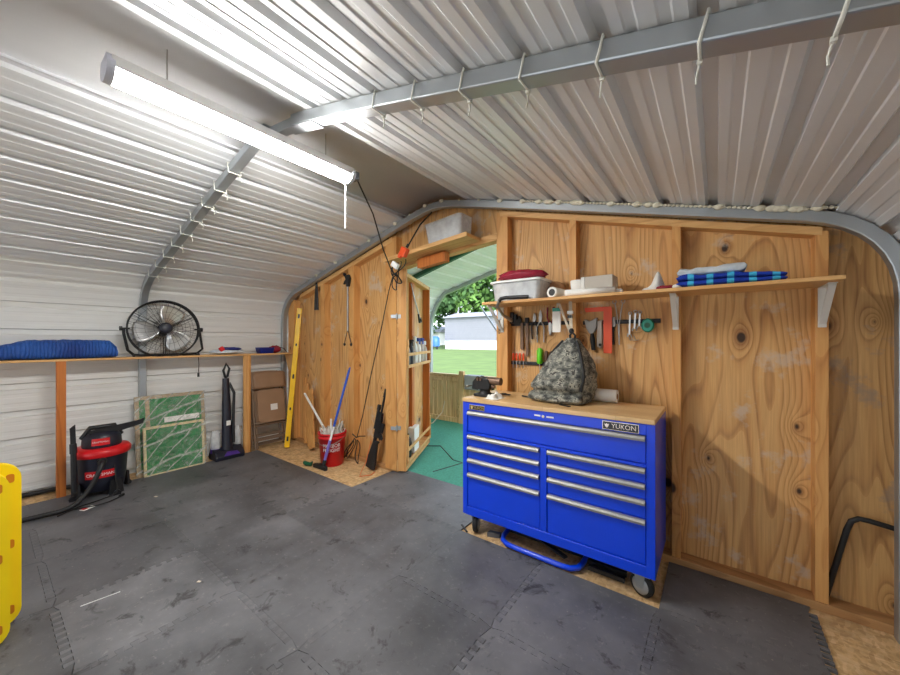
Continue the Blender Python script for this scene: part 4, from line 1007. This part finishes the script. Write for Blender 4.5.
g=G(); g.prism([(-.03,0),(.03,0),(.022,.1),(.0,.14),(-.022,.1)],(-4.085,gy-.008,1.93),(1,0,0),(0,0,1),(0,.016,0)); part(t,'blade_cover',g,M['gun'])
# rifle
t=thing('air_rifle','black rifle standing muzzle up against the door post','rifle',(-2.975,2.52,.02),(R(-6),R(10),0))
g=G(); g.prism([(-.065,0),(.055,-.005),(.065,.02),(.045,.20),(.035,.27),(.055,.30),(.03,.31),(.0,.30),(-.005,.36),(-.03,.36),(-.03,.27),(-.06,.12)],(0,-.018,0),(1,0,0),(0,0,1),(0,.036,0)); part(t,'stock',g,M['gun'],bevel=.008)
g=G(); g.prism([(-.028,.34),(.03,.34),(.03,.52),(.018,.60),(-.018,.60),(-.028,.52)],(0,-.016,0),(1,0,0),(0,0,1),(0,.032,0)); part(t,'receiver',g,M['gun'],bevel=.005)
g=G(); g.cyl((0,0,.58),(0,0,.86),.012,n=10); g.cyl((0,0,.78),(0,0,.87),.017,n=10); part(t,'barrel',g,M['gun'])
g=G(); g.cyl((-.05,0,.42),(-.05,0,.66),.016,n=12); g.cyl((-.05,0,.63),(-.05,0,.68),.022,n=12); g.box(-.05,-.02,-.008,.008,.47,.5); g.box(-.05,-.02,-.008,.008,.58,.61); part(t,'scope',g,M['gun'])
g=G(); g.prism([(.03,.36),(.07,.33),(.085,.355),(.045,.40)],(0,-.012,0),(1,0,0),(0,0,1),(0,.024,0)); g.prism([(.03,.42),(.065,.40),(.075,.50),(.03,.50)],(0,-.012,0),(1,0,0),(0,0,1),(0,.024,0)); part(t,'magazine_grip',g,M['gun'],bevel=.004)
# bucket with mop heads
BX,BY=-3.47,2.39
t=thing('bucket','red plastic bucket with white lettering holding a mop','bucket',(BX,BY,0))
g=G(); g.lathe([(.0001,.004),(.118,.0),(.122,.004),(.143,.30),(.152,.302),(.152,.325),(.147,.325),(.147,.345),(.156,.347),(.156,.365),(.149,.367),(.143,.36),(.119,.012),(.0001,.012)],(BX,BY,0),n=40); part(t,'tub',g,M['red'])
g=G()
for k,(s,z) in enumerate((('HARBOR',.235),('FREIGHT',.185))):
    vs,fs=textg(s,.052,.0008)
    wd=max(v.x for v in vs)-min(v.x for v in vs); kx=.19/wd
    a0=math.atan2(-1.0,1.25)+.02
    out=[]
    for v in vs:
        zz=z+v.y*1.05; r=.122+(.143-.122)*zz/.30+.0012+v.z; a=a0+(v.x*kx)/.137; out.append((BX+r*math.cos(a),BY+r*math.sin(a),zz))
    g.add(out,fs)
part(t,'lettering',g,M['white'],label='white HARBOR FREIGHT lettering')
g=G(); g.tube([(BX+.152*math.cos(a),BY+.152*math.sin(a),.315-.07*math.sin((a-R(200))/R(180)*PI)) for a in [R(200+180*k/14) for k in range(15)]],.003,6); part(t,'bail_handle',g,M['steel'])
t=thing('string_mop','white string mop upside down in the red bucket','mop',(BX,BY,.02))
rd=random.Random(5); g=G()
for k in range(46):
    a=rd.uniform(0,2*PI); r=rd.uniform(.02,.135); top=.40+rd.uniform(-.02,.08)*(1.4 if rd.random()<.3 else .6)
    x=BX+r*math.cos(a); y=BY+r*math.sin(a)
    g.tube([(BX+.3*r*math.cos(a),BY+.3*r*math.sin(a),.15),(BX+.6*r*math.cos(a),BY+.6*r*math.sin(a),.33),(x,y,top),(x+rd.uniform(-.02,.02),y+rd.uniform(-.02,.02),top-.015),(BX+.9*r*math.cos(a+.2),BY+.9*r*math.sin(a+.2),.3)],.0055,5)
part(t,'yarn',g,M['mop'],kind='stuff')
g=G(); g.cyl((BX-.02,BY,.3),(BX-.035,BY+.01,.50),.011,n=10); part(t,'socket',g,M['white'])
t=thing('dish_brush','white brush head sticking out of the right of the bucket','brush',(BX+.09,BY+.04,.2))
g=G(); g.prism(rrect(.05,.14,.022),(BX+.09,BY+.045,.42),(.9,-.4,0),(.25,.1,.95),(0,.018,0)); part(t,'head',g,M['white'],bevel=.004)
g=G(); g.bar((BX+.06,BY+.04,.1),(BX+.08,BY+.045,.36),.018,.01); part(t,'handle',g,M['white'])
# white pipe in/behind the bucket
g=G(); g.cyl((BX-.05,BY-.01,.30),(-4.22,2.50,.71),.0135,n=10); solo('plastic_pipe','white plastic pipe slanting from the bucket to the plywood','pipe',g,M['white'],loc=(BX-.1,BY+.05,.02))
# blue scraper / pole
t=thing('floor_scraper','blue and lilac handled floor scraper leaning across the red bucket','scraper',(-3.47,2.21,0))
p0=Vector((-3.405,2.235,.035)); p1=Vector((-3.163,2.40,1.10)); D=p1-p0
g=G(); g.cyl(p0+D*.40,p1-D*.03,.0125,n=12); g.cyl(p1-D*.03,p1,.010,.006,n=12); part(t,'pole',g,M['bluepole'],label='blue pole')
g=G(); g.cyl(p0+D*.05,p0+D*.26,.016,n=12); part(t,'grip_sleeve',g,M['lilac'],label='lilac sleeve')
g=G(); g.cyl(p0+D*.25,p0+D*.41,.012,n=12); part(t,'middle_rod',g,M['white'],label='white rod section')
g=G(); g.prism([(-.11,-.03),(.10,-.02),(.11,.012),(.03,.035),(-.03,.04),(-.10,.01)],(-3.42,2.215,.002),(1,0,0),(0,1,0),(0,0,.045)); g.cyl(p0-D*.01,p0+D*.06,.02,n=12); part(t,'head',g,M['gun'],bevel=.008)
t=thing('hose_nozzle','dark green hose nozzle on the boards by the bucket','hose nozzle',(-3.6,2.2,0))
g=G(); g.tube([(-3.56,2.19,.025),(-3.62,2.17,.03),(-3.68,2.18,.028)],[.016,.024,.02],10); part(t,'barrel',g,M['greenplastic'])
g=G(); g.tube([(-3.60,2.17,.03),(-3.62,2.23,.02),(-3.66,2.26,.018)],[.012,.014,.01],8); part(t,'handle',g,M['greenplastic'])
# boards leaning in the corner
def board(x0,x1,zt_,wd,label,lean=.14,th=.02,y=2.52):
    g=G(); g.bar((x0,y,.045),(x1,y+lean,zt_),wd,th,up=(0,1,0)); solo('wood_board',label,'board',g,M['planky' if False else 'stud'],loc=(x0,y,.045),bevel=.002,group='boards leaning in the corner')
board(-4.14,-4.42,.80,.085,'narrow pine board leaning in the corner, left of the other two',.12,y=2.525)
board(-4.03,-4.30,.74,.12,'wide pine board leaning in the corner behind the bucket',.14,y=2.485)
board(-4.30,-4.50,.88,.05,'tallest thin pine board leaning beside the yellow level',.11,y=2.56)
# spirit level
t=thing('spirit_level','long yellow spirit level leaning in the corner against the shelf end','level',(-4.40,2.42,0))
p0=Vector((-4.425,2.375,.015)); p1=Vector((-4.46,2.57,1.82)); D=p1-p0; up=Vector((.62,1,0))
g=G(); g.bar(p0,p1,.03,.062,up=up); part(t,'body',g,M['lvl'],bevel=.004)
dd=D.normalized(); fr=(dd.cross(up)).normalized(); upv=fr.cross(dd).normalized()
for k in (.06,.5,.94):
    c=p0+D*k
    g=G(); g.prism(rrect(.022,.06,.01),c+fr*.0155,upv,dd,fr*.002); g.prism(rrect(.022,.06,.01),c-fr*.0155,upv,dd,-fr*.002); part(t,'vial',g,M['black'],label='dark vial window')
for k in (.27,.73):
    c=p0+D*k
    g=G(); g.prism(rrect(.02,.035,.009),c+fr*.0155,upv,dd,fr*.002); g.prism(rrect(.02,.035,.009),c-fr*.0155,upv,dd,-fr*.002); part(t,'hand_hole',g,M['black'])
# folding chairs
def chair(x,label,shift):
    t=thing('folding_chair',label,'folding chair',(x,2.30,0),(0,R(-8),0),group='folded chairs in the corner')
    H=1.0; W=.44
    for s in (-1,1):
        g=G(); g.tube([(0,s*W/2,.0),(0,s*W/2,.55),(0,s*W/2*.97,.9),(0,s*W/2*.86,.985)],.0115,8); part(t,'leg',g,M['tand'])
        g=G(); g.tube([(-.024,s*(W/2-.035),.02),(-.024,s*(W/2-.035),.62)],.010,8); part(t,'leg',g,M['tand'])
    g=G(); g.grid(lambda u,v:Vector((.016+.012*math.sin(PI*u),(u-.5)*(W-.02),.77+.22*v-(.02*(abs(u-.5)*2)**4 if v>.5 else 0))),12,6); part(t,'backrest',g,M['tan'],solid=.006)
    g=G(); g.prism(rrect(W-.10,.41,.05),(.008,0,.545),(0,1,0),(0,0,1),(.022,0,0)); o=part(t,'seat',g,M['tan'],bevel=.006)
    g=G(); g.box(.0305,.0315,-.015,.075,.48,.56); part(o,'sticker',g,M['paper'],label='white square sticker')
    g=G(); 
    for z,xx,ww in ((.30,.0,W),(.12,.0,W),(.17,-.024,W-.07),(.06,-.024,W-.07)): g.tube([(xx,-ww/2,z),(xx,ww/2,z)],.008,8)
    g.tube([(.0,-W/2,.34),(.02,-W/2+.03,.335),(.02,W/2-.03,.335),(0,W/2,.34)],.009,8)
    part(t,'crossbars',g,M['tand']); return t
chair(-4.62,'front tan steel folding chair with a white sticker under the seat, leaning in the corner',0)
c2=chair(-4.675,'tan folding chair stacked directly behind the stickered one',0); c2.location=(-4.672,2.285,0)
c3=copy_tree(c2); c3['label']='tan folding chair nearest the wall at the back of the stack'; c3.location=(-4.725,2.27,0)
# left wall shelf
t=thing('wall_shelf','long pine plank shelf on wooden posts along the white metal wall','shelf',(-4.74,1.2,0))
LS=1.205
g=G(); g.box(XL+.02,-4.60,-.9,2.59,LS,LS+.019); part(t,'board',g,M['planky'],bevel=.002)
g=G(); g.box(-4.66,-4.602,.398,.456,0,LS); part(t,'post',g,M['redwood'],bevel=.003)
g=G(); g.lathe([(.043,0),(.043,LS)],(-4.645,1.985,0),n=24); part(t,'post',g,M['stud'])
g=G(); g.box(-4.69,-4.60,-.75,-.66,0,LS); part(t,'post',g,M['redwood'],bevel=.003)
g=G(); g.prism([(0,0),(.26,0),(.26,-.06),(.2,-.25),(.1,-.22)],(-4.83,2.56,LS),(1,0,0),(0,0,1),(0,.02,0)); part(t,'gusset',g,M['ply'])
LT_=LS+.0195
# blue blanket
def blk(u,v):
    a=2*PI*u; y=.09+.70*v; e=.62
    env=(.72+.28*min(1,v/.22))*(1 if v<.9 else .97)*(1-.35*max(0,(v-.93)/.07))
    h=.085*env; w_=.115
    q=noise.noise(Vector((math.cos(a)*1.4,math.sin(a)*1.4,v*4))); q2=noise.noise(Vector((math.cos(a)*3,math.sin(a)*3,v*18)))
    ca=math.copysign(abs(math.cos(a))**e,math.cos(a)); sa=math.copysign(abs(math.sin(a))**e,math.sin(a))
    return Vector((-4.735+w_*ca*(1+.06*q),y+.015*q,LT_+h+max(-h,h*sa*(1+.08*q)+.007*q2*(1 if sa>-.5 else 0))))
g=G(); g.grid(blk,40,70); g.add([blk(i/40,0) for i in range(40)],[tuple(range(40))]); g.add([blk(i/40,1) for i in range(40)],[tuple(range(40))[::-1]])
solo('moving_blanket','folded blue quilted moving blanket on the left wall shelf','blanket',g,M['blanket'],loc=(-4.735,.45,LT_))
g=G(); g.prism(rrect(.2,.22,.05),(-4.735,-.02,LT_),(1,0,0),(0,1,0),(0,0,.115)); solo('teal_bundle','lighter blue folded bundle at the left end of the shelf behind the blanket','bundle',g,M['bluepole'],loc=(-4.735,-.02,LT_),bevel=.03)
# drum fan
FC=Vector((-4.715,1.185,1.512)); FR=.30
t=thing('floor_fan','round black wire cage fan with silver blades standing on the left shelf','fan',(FC.x,FC.y,LT_))
ax=Vector((1,-.12,.12)).normalized(); ay=Vector((0,0,1)).cross(ax).normalized(); az=ax.cross(ay)
def fp(r,a,d): return FC+ax*d+ay*(r*math.cos(a))+az*(r*math.sin(a))
g=G()
for (r,d,w_) in ((FR,0,.009),(FR,.05,.005),(FR,-.05,.005)): g.tube([fp(r,2*PI*k/48,d) for k in range(48)],w_,6,True)
for k in range(24):
    a=2*PI*k/24; g.tube([fp(FR,a,.05),fp(FR,a,-.05)],.002,4)
part(t,'rim',g,M['wirecage'])
for sg in (1,-1):
    g=G()
    for k in range(30):
        a=2*PI*k/30
        g.tube([fp(.06,a+.25*sg,sg*.09),fp(.15,a+.1*sg,sg*.085),fp(.25,a,sg*.068),fp(FR,a,sg*.05)],.0015,4)
    for r,d in ((.10,.088),(.17,.082),(.24,.07)): g.tube([fp(r,2*PI*k/40,sg*d) for k in range(40)],.0013,4,True)
    for k in range(3):
        a=2*PI*k/3+.5; g.tube([fp(.05,a,sg*.09),fp(.29,a,sg*.056)],.003,5)
    part(t,'grille',g,M['wirecage'])
g=G(); g.lathe([(.001,.105),(.04,.103),(.056,.095),(.058,.08)],FC,ax,24); part(t,'hub_badge',g,M['navy'])
g=G(); g.cyl(fp(0,0,-.11),fp(0,0,-.02),.062,n=20); part(t,'motor',g,M['black'])
for k in range(3):
    a0=2*PI*k/3+R(188)
    g=G()
    def bl(u,v,a0=a0):
        r=.045+.215*v; wd=.34+.42*math.sin(PI*(v*.75+.15)); a=a0+(u-.5)*wd*1.7; return fp(r,a,(u-.5)*.075*(1-.3*v))
    g.grid(bl,10,10); part(t,'blade',g,M['blade'],solid=.002)
g=G()
yl=FC.y-.328; yr=FC.y+.334
g.tube([(FC.x,yl,FC.z),(FC.x,yl,FC.z-.05),(FC.x+.0,yl+.03,LT_+.07),(FC.x,yl+.075,LT_+.02),(FC.x,yl+.12,LT_+.014),(FC.x,yr-.12,LT_+.014),(FC.x,yr-.04,LT_+.02),(FC.x,yr+.012,LT_+.07),(FC.x,yr-.01,FC.z-.05),(FC.x,yr-.02,FC.z)],.0125,8)
g.tube([(FC.x-.09,yl+.09,LT_+.012),(FC.x+.09,yl+.06,LT_+.012)],.011,8); g.tube([(FC.x-.09,yr-.03,LT_+.012),(FC.x+.09,yr-.05,LT_+.012)],.011,8)
part(t,'stand',g,M['wirecage'])
for y in (yl,yr-.02):
    g=G(); s=1 if y>FC.y else -1; g.cyl((FC.x,y-s*.045,FC.z),(FC.x,y+s*.022,FC.z),.009,n=10); g.cyl((FC.x,y+s*.012,FC.z),(FC.x,y+s*.032,FC.z),.022,n=12); part(t,'tilt_knob',g,M['black'])
# small packages on the shelf
t=thing('wash_mitt','blue grey cloth bundle with a red tag on the shelf right of the fan','cloth bundle',(-4.72,1.78,LT_))
g=G(); g.ell((-4.72,1.79,LT_+.03),(.09,.19,.03),24,12,fn=lambda d:1+.25*noise.noise(d*3+Vector((3,0,0)))); part(t,'bundle',g,M['greycloth'])
g=G(); g.ell((-4.70,1.82,LT_+.065),(.06,.12,.022),20,10,fn=lambda d:1+.3*noise.noise(d*3)); part(t,'blue_pouch',g,M['bluedark'])
g=G(); g.cbox((-4.66,1.71,LT_+.065),(.03,.05,.05),Matrix.Rotation(.6,3,'X')); part(t,'red_tag',g,M['red'],bevel=.006)
t=thing('blue_tray','small dark blue tray of odds and ends at the right end of the left shelf','tray',(-4.72,2.25,LT_))
taper_tote(-4.72,2.24,LT_,.16,.20,.075,.85,t,M['bluedark'])
g=G(); g.ell((-4.71,2.36,LT_+.05),(.07,.08,.048),18,10,fn=lambda d:1+.3*noise.noise(d*4)); part(t,'dark_bundle',g,M['maroon'])
g=G(); g.tube([(-4.68,2.40,LT_+.08),(-4.66,2.46,LT_+.06),(-4.66,2.50,LT_+.01)],.006,6); part(t,'cable_end',g,M['cord'])
g=G(); g.tube([(-4.61,1.46,LS),(-4.61,1.465,1.12),(-4.61,1.46,1.03)],.004,6); g.cyl((-4.61,1.46,1.03),(-4.61,1.46,.985),.011,n=8); solo('hanging_cord','short black cord with an end plug hanging under the left shelf','cord',g,M['cord'],loc=(-4.61,1.46,1.1))
# wrapped green panels
def panel(y0,y1,h,xb,lean,label,fm,fw,extra):
    t=thing('framed_panel',label,'framed panel',(xb,(y0+y1)/2,.0),(0,R(-lean),0),group='framed panels in plastic wrap')
    W_=y1-y0; hw=W_/2
    g=G(); g.box(0,.012,-hw+fw*.5,hw-fw*.5,fw*.5,h-fw*.5); part(t,'panel',g,M['greenpanel'])
    g=G()
    for b in ((-hw,-hw+fw,0,h),(hw-fw,hw,0,h),(-hw+fw,hw-fw,0,fw),(-hw+fw,hw-fw,h-fw,h)): g.box(-.004,.022,b[0],b[1],b[2],b[3])
    part(t,'frame',g,fm,bevel=.003)
    if extra:
        g=G(); g.box(-.004,.022,-hw+fw+.05,-hw+fw+.085,fw,h-fw); part(t,'inner_bar',g,fm)
        g=G(); g.box(.023,.026,-hw+.24,hw-.06,h-.30,h-.245); part(t,'white_strip',g,M['paper'])
    def fl(u,v):
        q=noise.noise(Vector((u*6,v*6,W_*9)));
        return Vector((.030+.008*q,-hw-.006+(W_+.012)*u+.008*noise.noise(Vector((v*7,1,2))),.004+(h+.0)*v+.008*noise.noise(Vector((u*7,3,2)))))
    g=G(); g.grid(fl,26,26); part(t,'plastic_wrap',g,M['film'])
panel(.95,1.57,.81,-4.695,8,'taller green panel in a mottled frame wrapped in plastic, leaning on the white wall',M['brownframe'],.035,True)
panel(.99,1.52,.50,-4.61,6,'shorter green panel in a cream frame wrapped in plastic, in front of the taller one',M['cream'],.022,False)
# upright carpet cleaner
t=thing('carpet_cleaner','black and purple upright carpet cleaner standing by the round shelf post','vacuum cleaner',(-4.60,1.75,0))
g=G(); g.prism([(.12,0),(-.10,0),(-.12,.03),(-.06,.12),(.0,.14),(.08,.10),(.13,.05)],(-4.64,1.60,.006),(1,0,0),(0,0,1),(0,.31,0)); part(t,'foot',g,M['navy'],bevel=.015)
g=G(); g.prism([(0,0),(.17,0),(.14,.04),(.03,.05)],(-4.512,1.68,.06),(0,1,0),(0,0,1),(.012,0,0)); part(t,'purple_trim',g,M['purple'],label='purple front panel')
b0=Vector((-4.62,1.755,.10)); b1=Vector((-4.72,1.775,.98))
g=G(); g.tube([b0,b0+(b1-b0)*.2,b0+(b1-b0)*.6,b0+(b1-b0)*.95],[.062,.055,.045,.035],12); part(t,'body',g,M['navy'])
g=G(); g.tube([b1-Vector((0,0,.05)),b1+Vector((.0,-.025,.05)),b1+Vector((-.01,.01,.13)),b1+Vector((0,.04,.07)),b1+Vector((0,.02,-.02))],.014,8,True); part(t,'handle',g,M['black'])
g=G(); g.tube([b1+Vector((.02,.03,-.10)),b0+Vector((-.03,.085,.66)),b0+Vector((-.02,.075,.5)),b0+Vector((.0,.065,.3)),b0+Vector((.02,.06,.08))],.016,8); part(t,'hose',g,M['black'])
g=G(); g.lathe([(.05,0),(.052,.02),(.046,.2),(.03,.24)],(-4.66,1.645,.10),n=16); part(t,'water_tank',g,M['clear'])
g=G(); g.lathe([(.053,0),(.053,.05)],(-4.66,1.645,.085),n=16); part(t,'tank_base',g,M['purple'])
g=G(); g.lathe([(.04,0),(.042,.02),(.036,.2),(.02,.24)],(-4.66,1.88,.12),n=16); part(t,'dirt_tank',g,M['clear'])
g=G(); cc=b0+(b1-b0)*.36+Vector((.052,0,0)); g.cbox(cc,(.006,.045,.055)); part(t,'badge',g,M['paper'],label='white badge')
# wet/dry vacuum
VX,VY=-4.47,.665
t=thing('shop_vacuum','black and red wet dry vacuum on the floor below the left shelf','vacuum',(VX,VY,0))
g=G(); g.lathe([(.13,.055),(.15,.065),(.165,.18),(.175,.36),(.178,.375)],(VX,VY,0),n=32); part(t,'drum',g,M['navy'])
g=G(); g.lathe([(.19,.365),(.198,.375),(.2,.41),(.18,.435),(.12,.44)],(VX,VY,0),n=32); part(t,'lid_ring',g,M['red'],label='red lid ring')
g=G(); g.lathe([(.13,.435),(.135,.46),(.128,.53),(.1,.565),(.04,.575),(.0001,.577)],(VX,VY,0),n=28); part(t,'motor_head',g,M['navy'])
g=G(); g.tube([(VX,VY-.13,.52),(VX+.02,VY-.08,.61),(VX+.02,VY+.08,.61),(VX,VY+.13,.52)],.02,8); part(t,'carry_handle',g,M['black'])
def curved(s,size,z,r,a0,wd):
    vs,fs=textg(s,size,.0008); w_=max(v.x for v in vs)-min(v.x for v in vs); k=wd/w_
    return [(VX+(r+v.z)*math.cos(a0+v.x*k/r),VY+(r+v.z)*math.sin(a0+v.x*k/r),z+v.y) for v in vs],fs
A0=R(-12)
def arcplate(z0,z1,r0,r1,a0,wd,th=.003):
    g=G(); n=10; vs=[]
    for q in (0,th):
        for k in range(n+1):
            a=a0+(k/n-.5)*wd/r0
            vs+=[(VX+(r0+q)*math.cos(a),VY+(r0+q)*math.sin(a),z0),(VX+(r1+q)*math.cos(a),VY+(r1+q)*math.sin(a),z1)]
    m=2*(n+1); fs=[]
    for k in range(n): fs+=[(2*k,2*k+1,2*k+3,2*k+2),(m+2*k,m+2*k+2,m+2*k+3,m+2*k+1),(2*k,2*k+2,m+2*k+2,m+2*k),(2*k+1,m+2*k+1,m+2*k+3,2*k+3)]
    fs+=[(0,m,m+1,1),(m-2,m-1,2*m-1,2*m-2)]
    g.add(vs,fs); return g
o=part(t,'drum_badge',arcplate(.185,.25,.168,.172,A0,.2),M['red'],label='red badge with white lettering')
v_,f_=curved('CRAFTSMAN',.034,.217,.1745,A0,.185); g=G(); g.add(v_,f_); part(o,'lettering',g,M['white'])
o=part(t,'head_badge',arcplate(.465,.525,.137,.133,A0,.12),M['red'],label='red head badge')
v_,f_=curved('CRAFTSMAN',.02,.495,.140,A0,.108); g=G(); g.add(v_,f_); part(o,'lettering',g,M['white'])
for a in (20,110,200,290):
    c=Vector((VX+.17*math.cos(R(a)),VY+.17*math.sin(R(a)),.03)); g=G(); g.prism([(-.05,-.03),(.05,-.03),(.035,.09),(-.035,.09)],c+Vector((0,0,.03)),Vector((-math.sin(R(a)),math.cos(R(a)),0)),(0,0,1),Vector((math.cos(R(a)),math.sin(R(a)),0))*.025); part(t,'caster_foot',g,M['black'],bevel=.006)
    g=G(); g.cyl(c+Vector((.03*math.cos(R(a))-.012,.03*math.sin(R(a)),-.002)),c+Vector((.03*math.cos(R(a))+.012,.03*math.sin(R(a)),-.002)),.028,n=14); part(t,'wheel',g,M['black'])
g=G(); hp0=Vector((VX+.17*math.cos(R(-8)),VY+.17*math.sin(R(-8)),.33)); g.cyl(hp0-Vector((.02,0,0)),hp0+Vector((.035,-.004,.004)),.034,n=16); part(t,'hose_port',g,M['black'])
g=G(); hpts=[hp0+Vector((.03,0,0)),hp0+Vector((.075,-.012,-.005)),hp0+Vector((.10,-.04,-.07)),(-4.19,.56,.17),(-4.16,.48,.075),(-4.15,.40,.04),(-4.17,.28,.034),(-4.20,.1,.034),(-4.3,-.15,.034),(-4.42,-.3,.034)]
# smooth the hose with Catmull-Rom and give it ridges
def smooth(P,n=8):
    P=[Vector(p) for p in P]; out=[]
    for i in range(len(P)-1):
        p0=P[max(0,i-1)];p1=P[i];p2=P[i+1];p3=P[min(len(P)-1,i+2)]
        for k in range(n):
            s=k/n; out.append(.5*((2*p1)+(p2-p0)*s+(2*p0-5*p1+4*p2-p3)*s*s+(3*p1-p0-3*p2+p3)*s**3))
    return out+[P[-1]]
sp=smooth(hpts,14); g.tube(sp,[.0195 if i%2 else .0175 for i in range(len(sp))],12); part(t,'hose',g,M['gun'])
g=G(); g.tube([(VX+.15,VY-.19,.11),(VX+.145,VY-.195,.45)],[.021,.019],12); g.tube([(VX+.145,VY-.195,.44),(VX+.143,VY-.197,.52)],[.024,.022],12); g.prism([(-.016,0),(.016,0),(.012,.16),(-.02,.13)],(VX+.135,VY-.197,.52),(0,1,0),(0,0,1),(.022,0,0)); part(t,'crevice_wand',g,M['black'])
g=G(); g.prism([(-.16,.0),(.20,.045),(.22,.055),(.21,.015),(.06,-.02),(-.14,-.025)],(VX+.02,VY+.06,.585),(0,1,0),(0,0,1),(.045,0,0)); part(t,'floor_nozzle',g,M['gun'],bevel=.006)
g=G(); g.tube(smooth([(VX+.15,VY+.06,.30),(VX+.19,VY+.06,.17),(VX+.22,VY+.06,.05),(-4.24,.64,.022),(-4.20,.50,.02),(-4.15,.42,.02),(-4.1,.36,.02),(-4.16,.45,.02),(-4.12,.56,.02),(-4.13,.66,.02),(-4.19,.74,.02)],6),.005,6); g.cyl((-4.19,.735,.024),(-4.215,.765,.024),.012,n=8); part(t,'power_cord',g,M['cord'])
g=G(); g.cbox((-4.12,.53,MZ+.003),(.045,.09,.003),Matrix.Rotation(.5,3,'Z')); o=part(t,'cord_tag',g,M['paper'],label='white and red cord tag')
g=G(); g.cbox((-4.117,.508,MZ+.005),(.035,.03,.002),Matrix.Rotation(.5,3,'Z')); part(o,'red_print',g,M['red'])
g=G(); g.tube(smooth([(-4.845,-.5,.03),(-4.845,.0,.035),(-4.84,.3,.032),(-4.82,.47,.03),(-4.74,.56,.028)],6),.02,10); solo('drain_hose','black hose lying along the foot of the white wall behind the shelf post','hose',g,M['gun'],loc=(-4.84,0,.03))
# yellow folded plastic stand at the left edge of the view
t=thing('plastic_stand','folded bright yellow plastic stand with orange slots at the left edge of the view','plastic stand',(-2.7,-.15,MZ))
def ypanel(x,y1,h,nm):
    W_=.52; th=.05
    g=G(); g.prism(rrect(W_,h,.075,6,y1-W_/2,MZ+h/2),(x,0,0),(0,1,0),(0,0,1),(th,0,0)); g.prism(rrect(W_-.10,h-.10,.05,5,y1-W_/2,MZ+h/2),(x+th,0,0),(0,1,0),(0,0,1),(.006,0,0)); o=part(t,nm,g,M['yellow'],bevel=.012)
    for k in (.07,.5,.93):
        for yy in (y1-.032,y1-W_+.032):
            g=G(); g.prism(rrect(.026,.042,.01,4,yy,MZ+h*k+ (0.02 if k<.1 else (-.02 if k>.9 else 0))),(x+th-.001,0,0),(0,1,0),(0,0,1),(.003,0,0)); part(o,'slot',g,M['slot'],label='orange slot')
ypanel(-2.62,.078,.785,'front_panel'); ypanel(-2.78,.118,.785,'rear_panel')
g=G(); g.cyl((-2.74,-.38,.70),(-2.60,-.38,.70),.02,n=12); g.cyl((-2.74,-.05,.70),(-2.60,-.05,.70),.02,n=12); part(t,'hinge_bar',g,M['yellow'])
# hook and strap on the right door jamb
t=thing('jamb_hook','rusty hook and chain hanging on the right door jamb','hook',(-1.46,2.59,1.55))
g=G(); g.box(-1.455,-1.425,2.588,2.599,1.56,1.64); part(t,'plate',g,M['galv'])
g=G()
for k in range(4): g.tube([(-1.44+.008*math.cos(a)*(1 if k%2 else .4),2.582+.004*math.sin(a),1.545-.028*k+.016*math.sin(a)) for a in [2*PI*q/8 for q in range(8)]],.003,5,True)
part(t,'chain',g,M['rust'])

# ------------------------------------------------------------------ light, sky, camera
wd=bpy.data.worlds.new('overcast'); scn.world=wd; wd.use_nodes=True; nt=wd.node_tree; bg=nt.nodes['Background']
tc=nt.nodes.new('ShaderNodeTexCoord'); gr=nt.nodes.new('ShaderNodeSeparateXYZ'); rp_=nt.nodes.new('ShaderNodeValToRGB')
nt.links.new(tc.outputs['Generated'],gr.inputs[0]); nt.links.new(gr.outputs['Z'],rp_.inputs[0])
rp_.color_ramp.elements[0].color=(.82,.88,.94,1); rp_.color_ramp.elements[1].color=(.62,.76,1,1); rp_.color_ramp.elements[1].position=.7
nt.links.new(rp_.outputs[0],bg.inputs[0]); bg.inputs[1].default_value=1.9
sun=bpy.data.lights.new('sun','SUN'); sun.energy=5.5; sun.angle=R(25); sun.color=(1,.96,.9)
so=bpy.data.objects.new('sun',sun); COL.objects.link(so); so.rotation_euler=Vector((-.84,.34,-.42)).to_track_quat('-Z','Y').to_euler(); so.location=(5,-5,8)
cam=bpy.data.cameras.new('camera'); co=bpy.data.objects.new('camera',cam); COL.objects.link(co)
cam.sensor_width=36; cam.lens=354/900*36; cam.shift_y=3/900; cam.clip_start=.03; cam.clip_end=300
co.location=(0,0,1.39); co.rotation_euler=(R(90),0,R(37.03)); scn.camera=co
vs_=scn.view_settings; vs_.view_transform='Standard'; vs_.look='None'; vs_.gamma=1; vs_.exposure=.88; vs_.use_curve_mapping=False
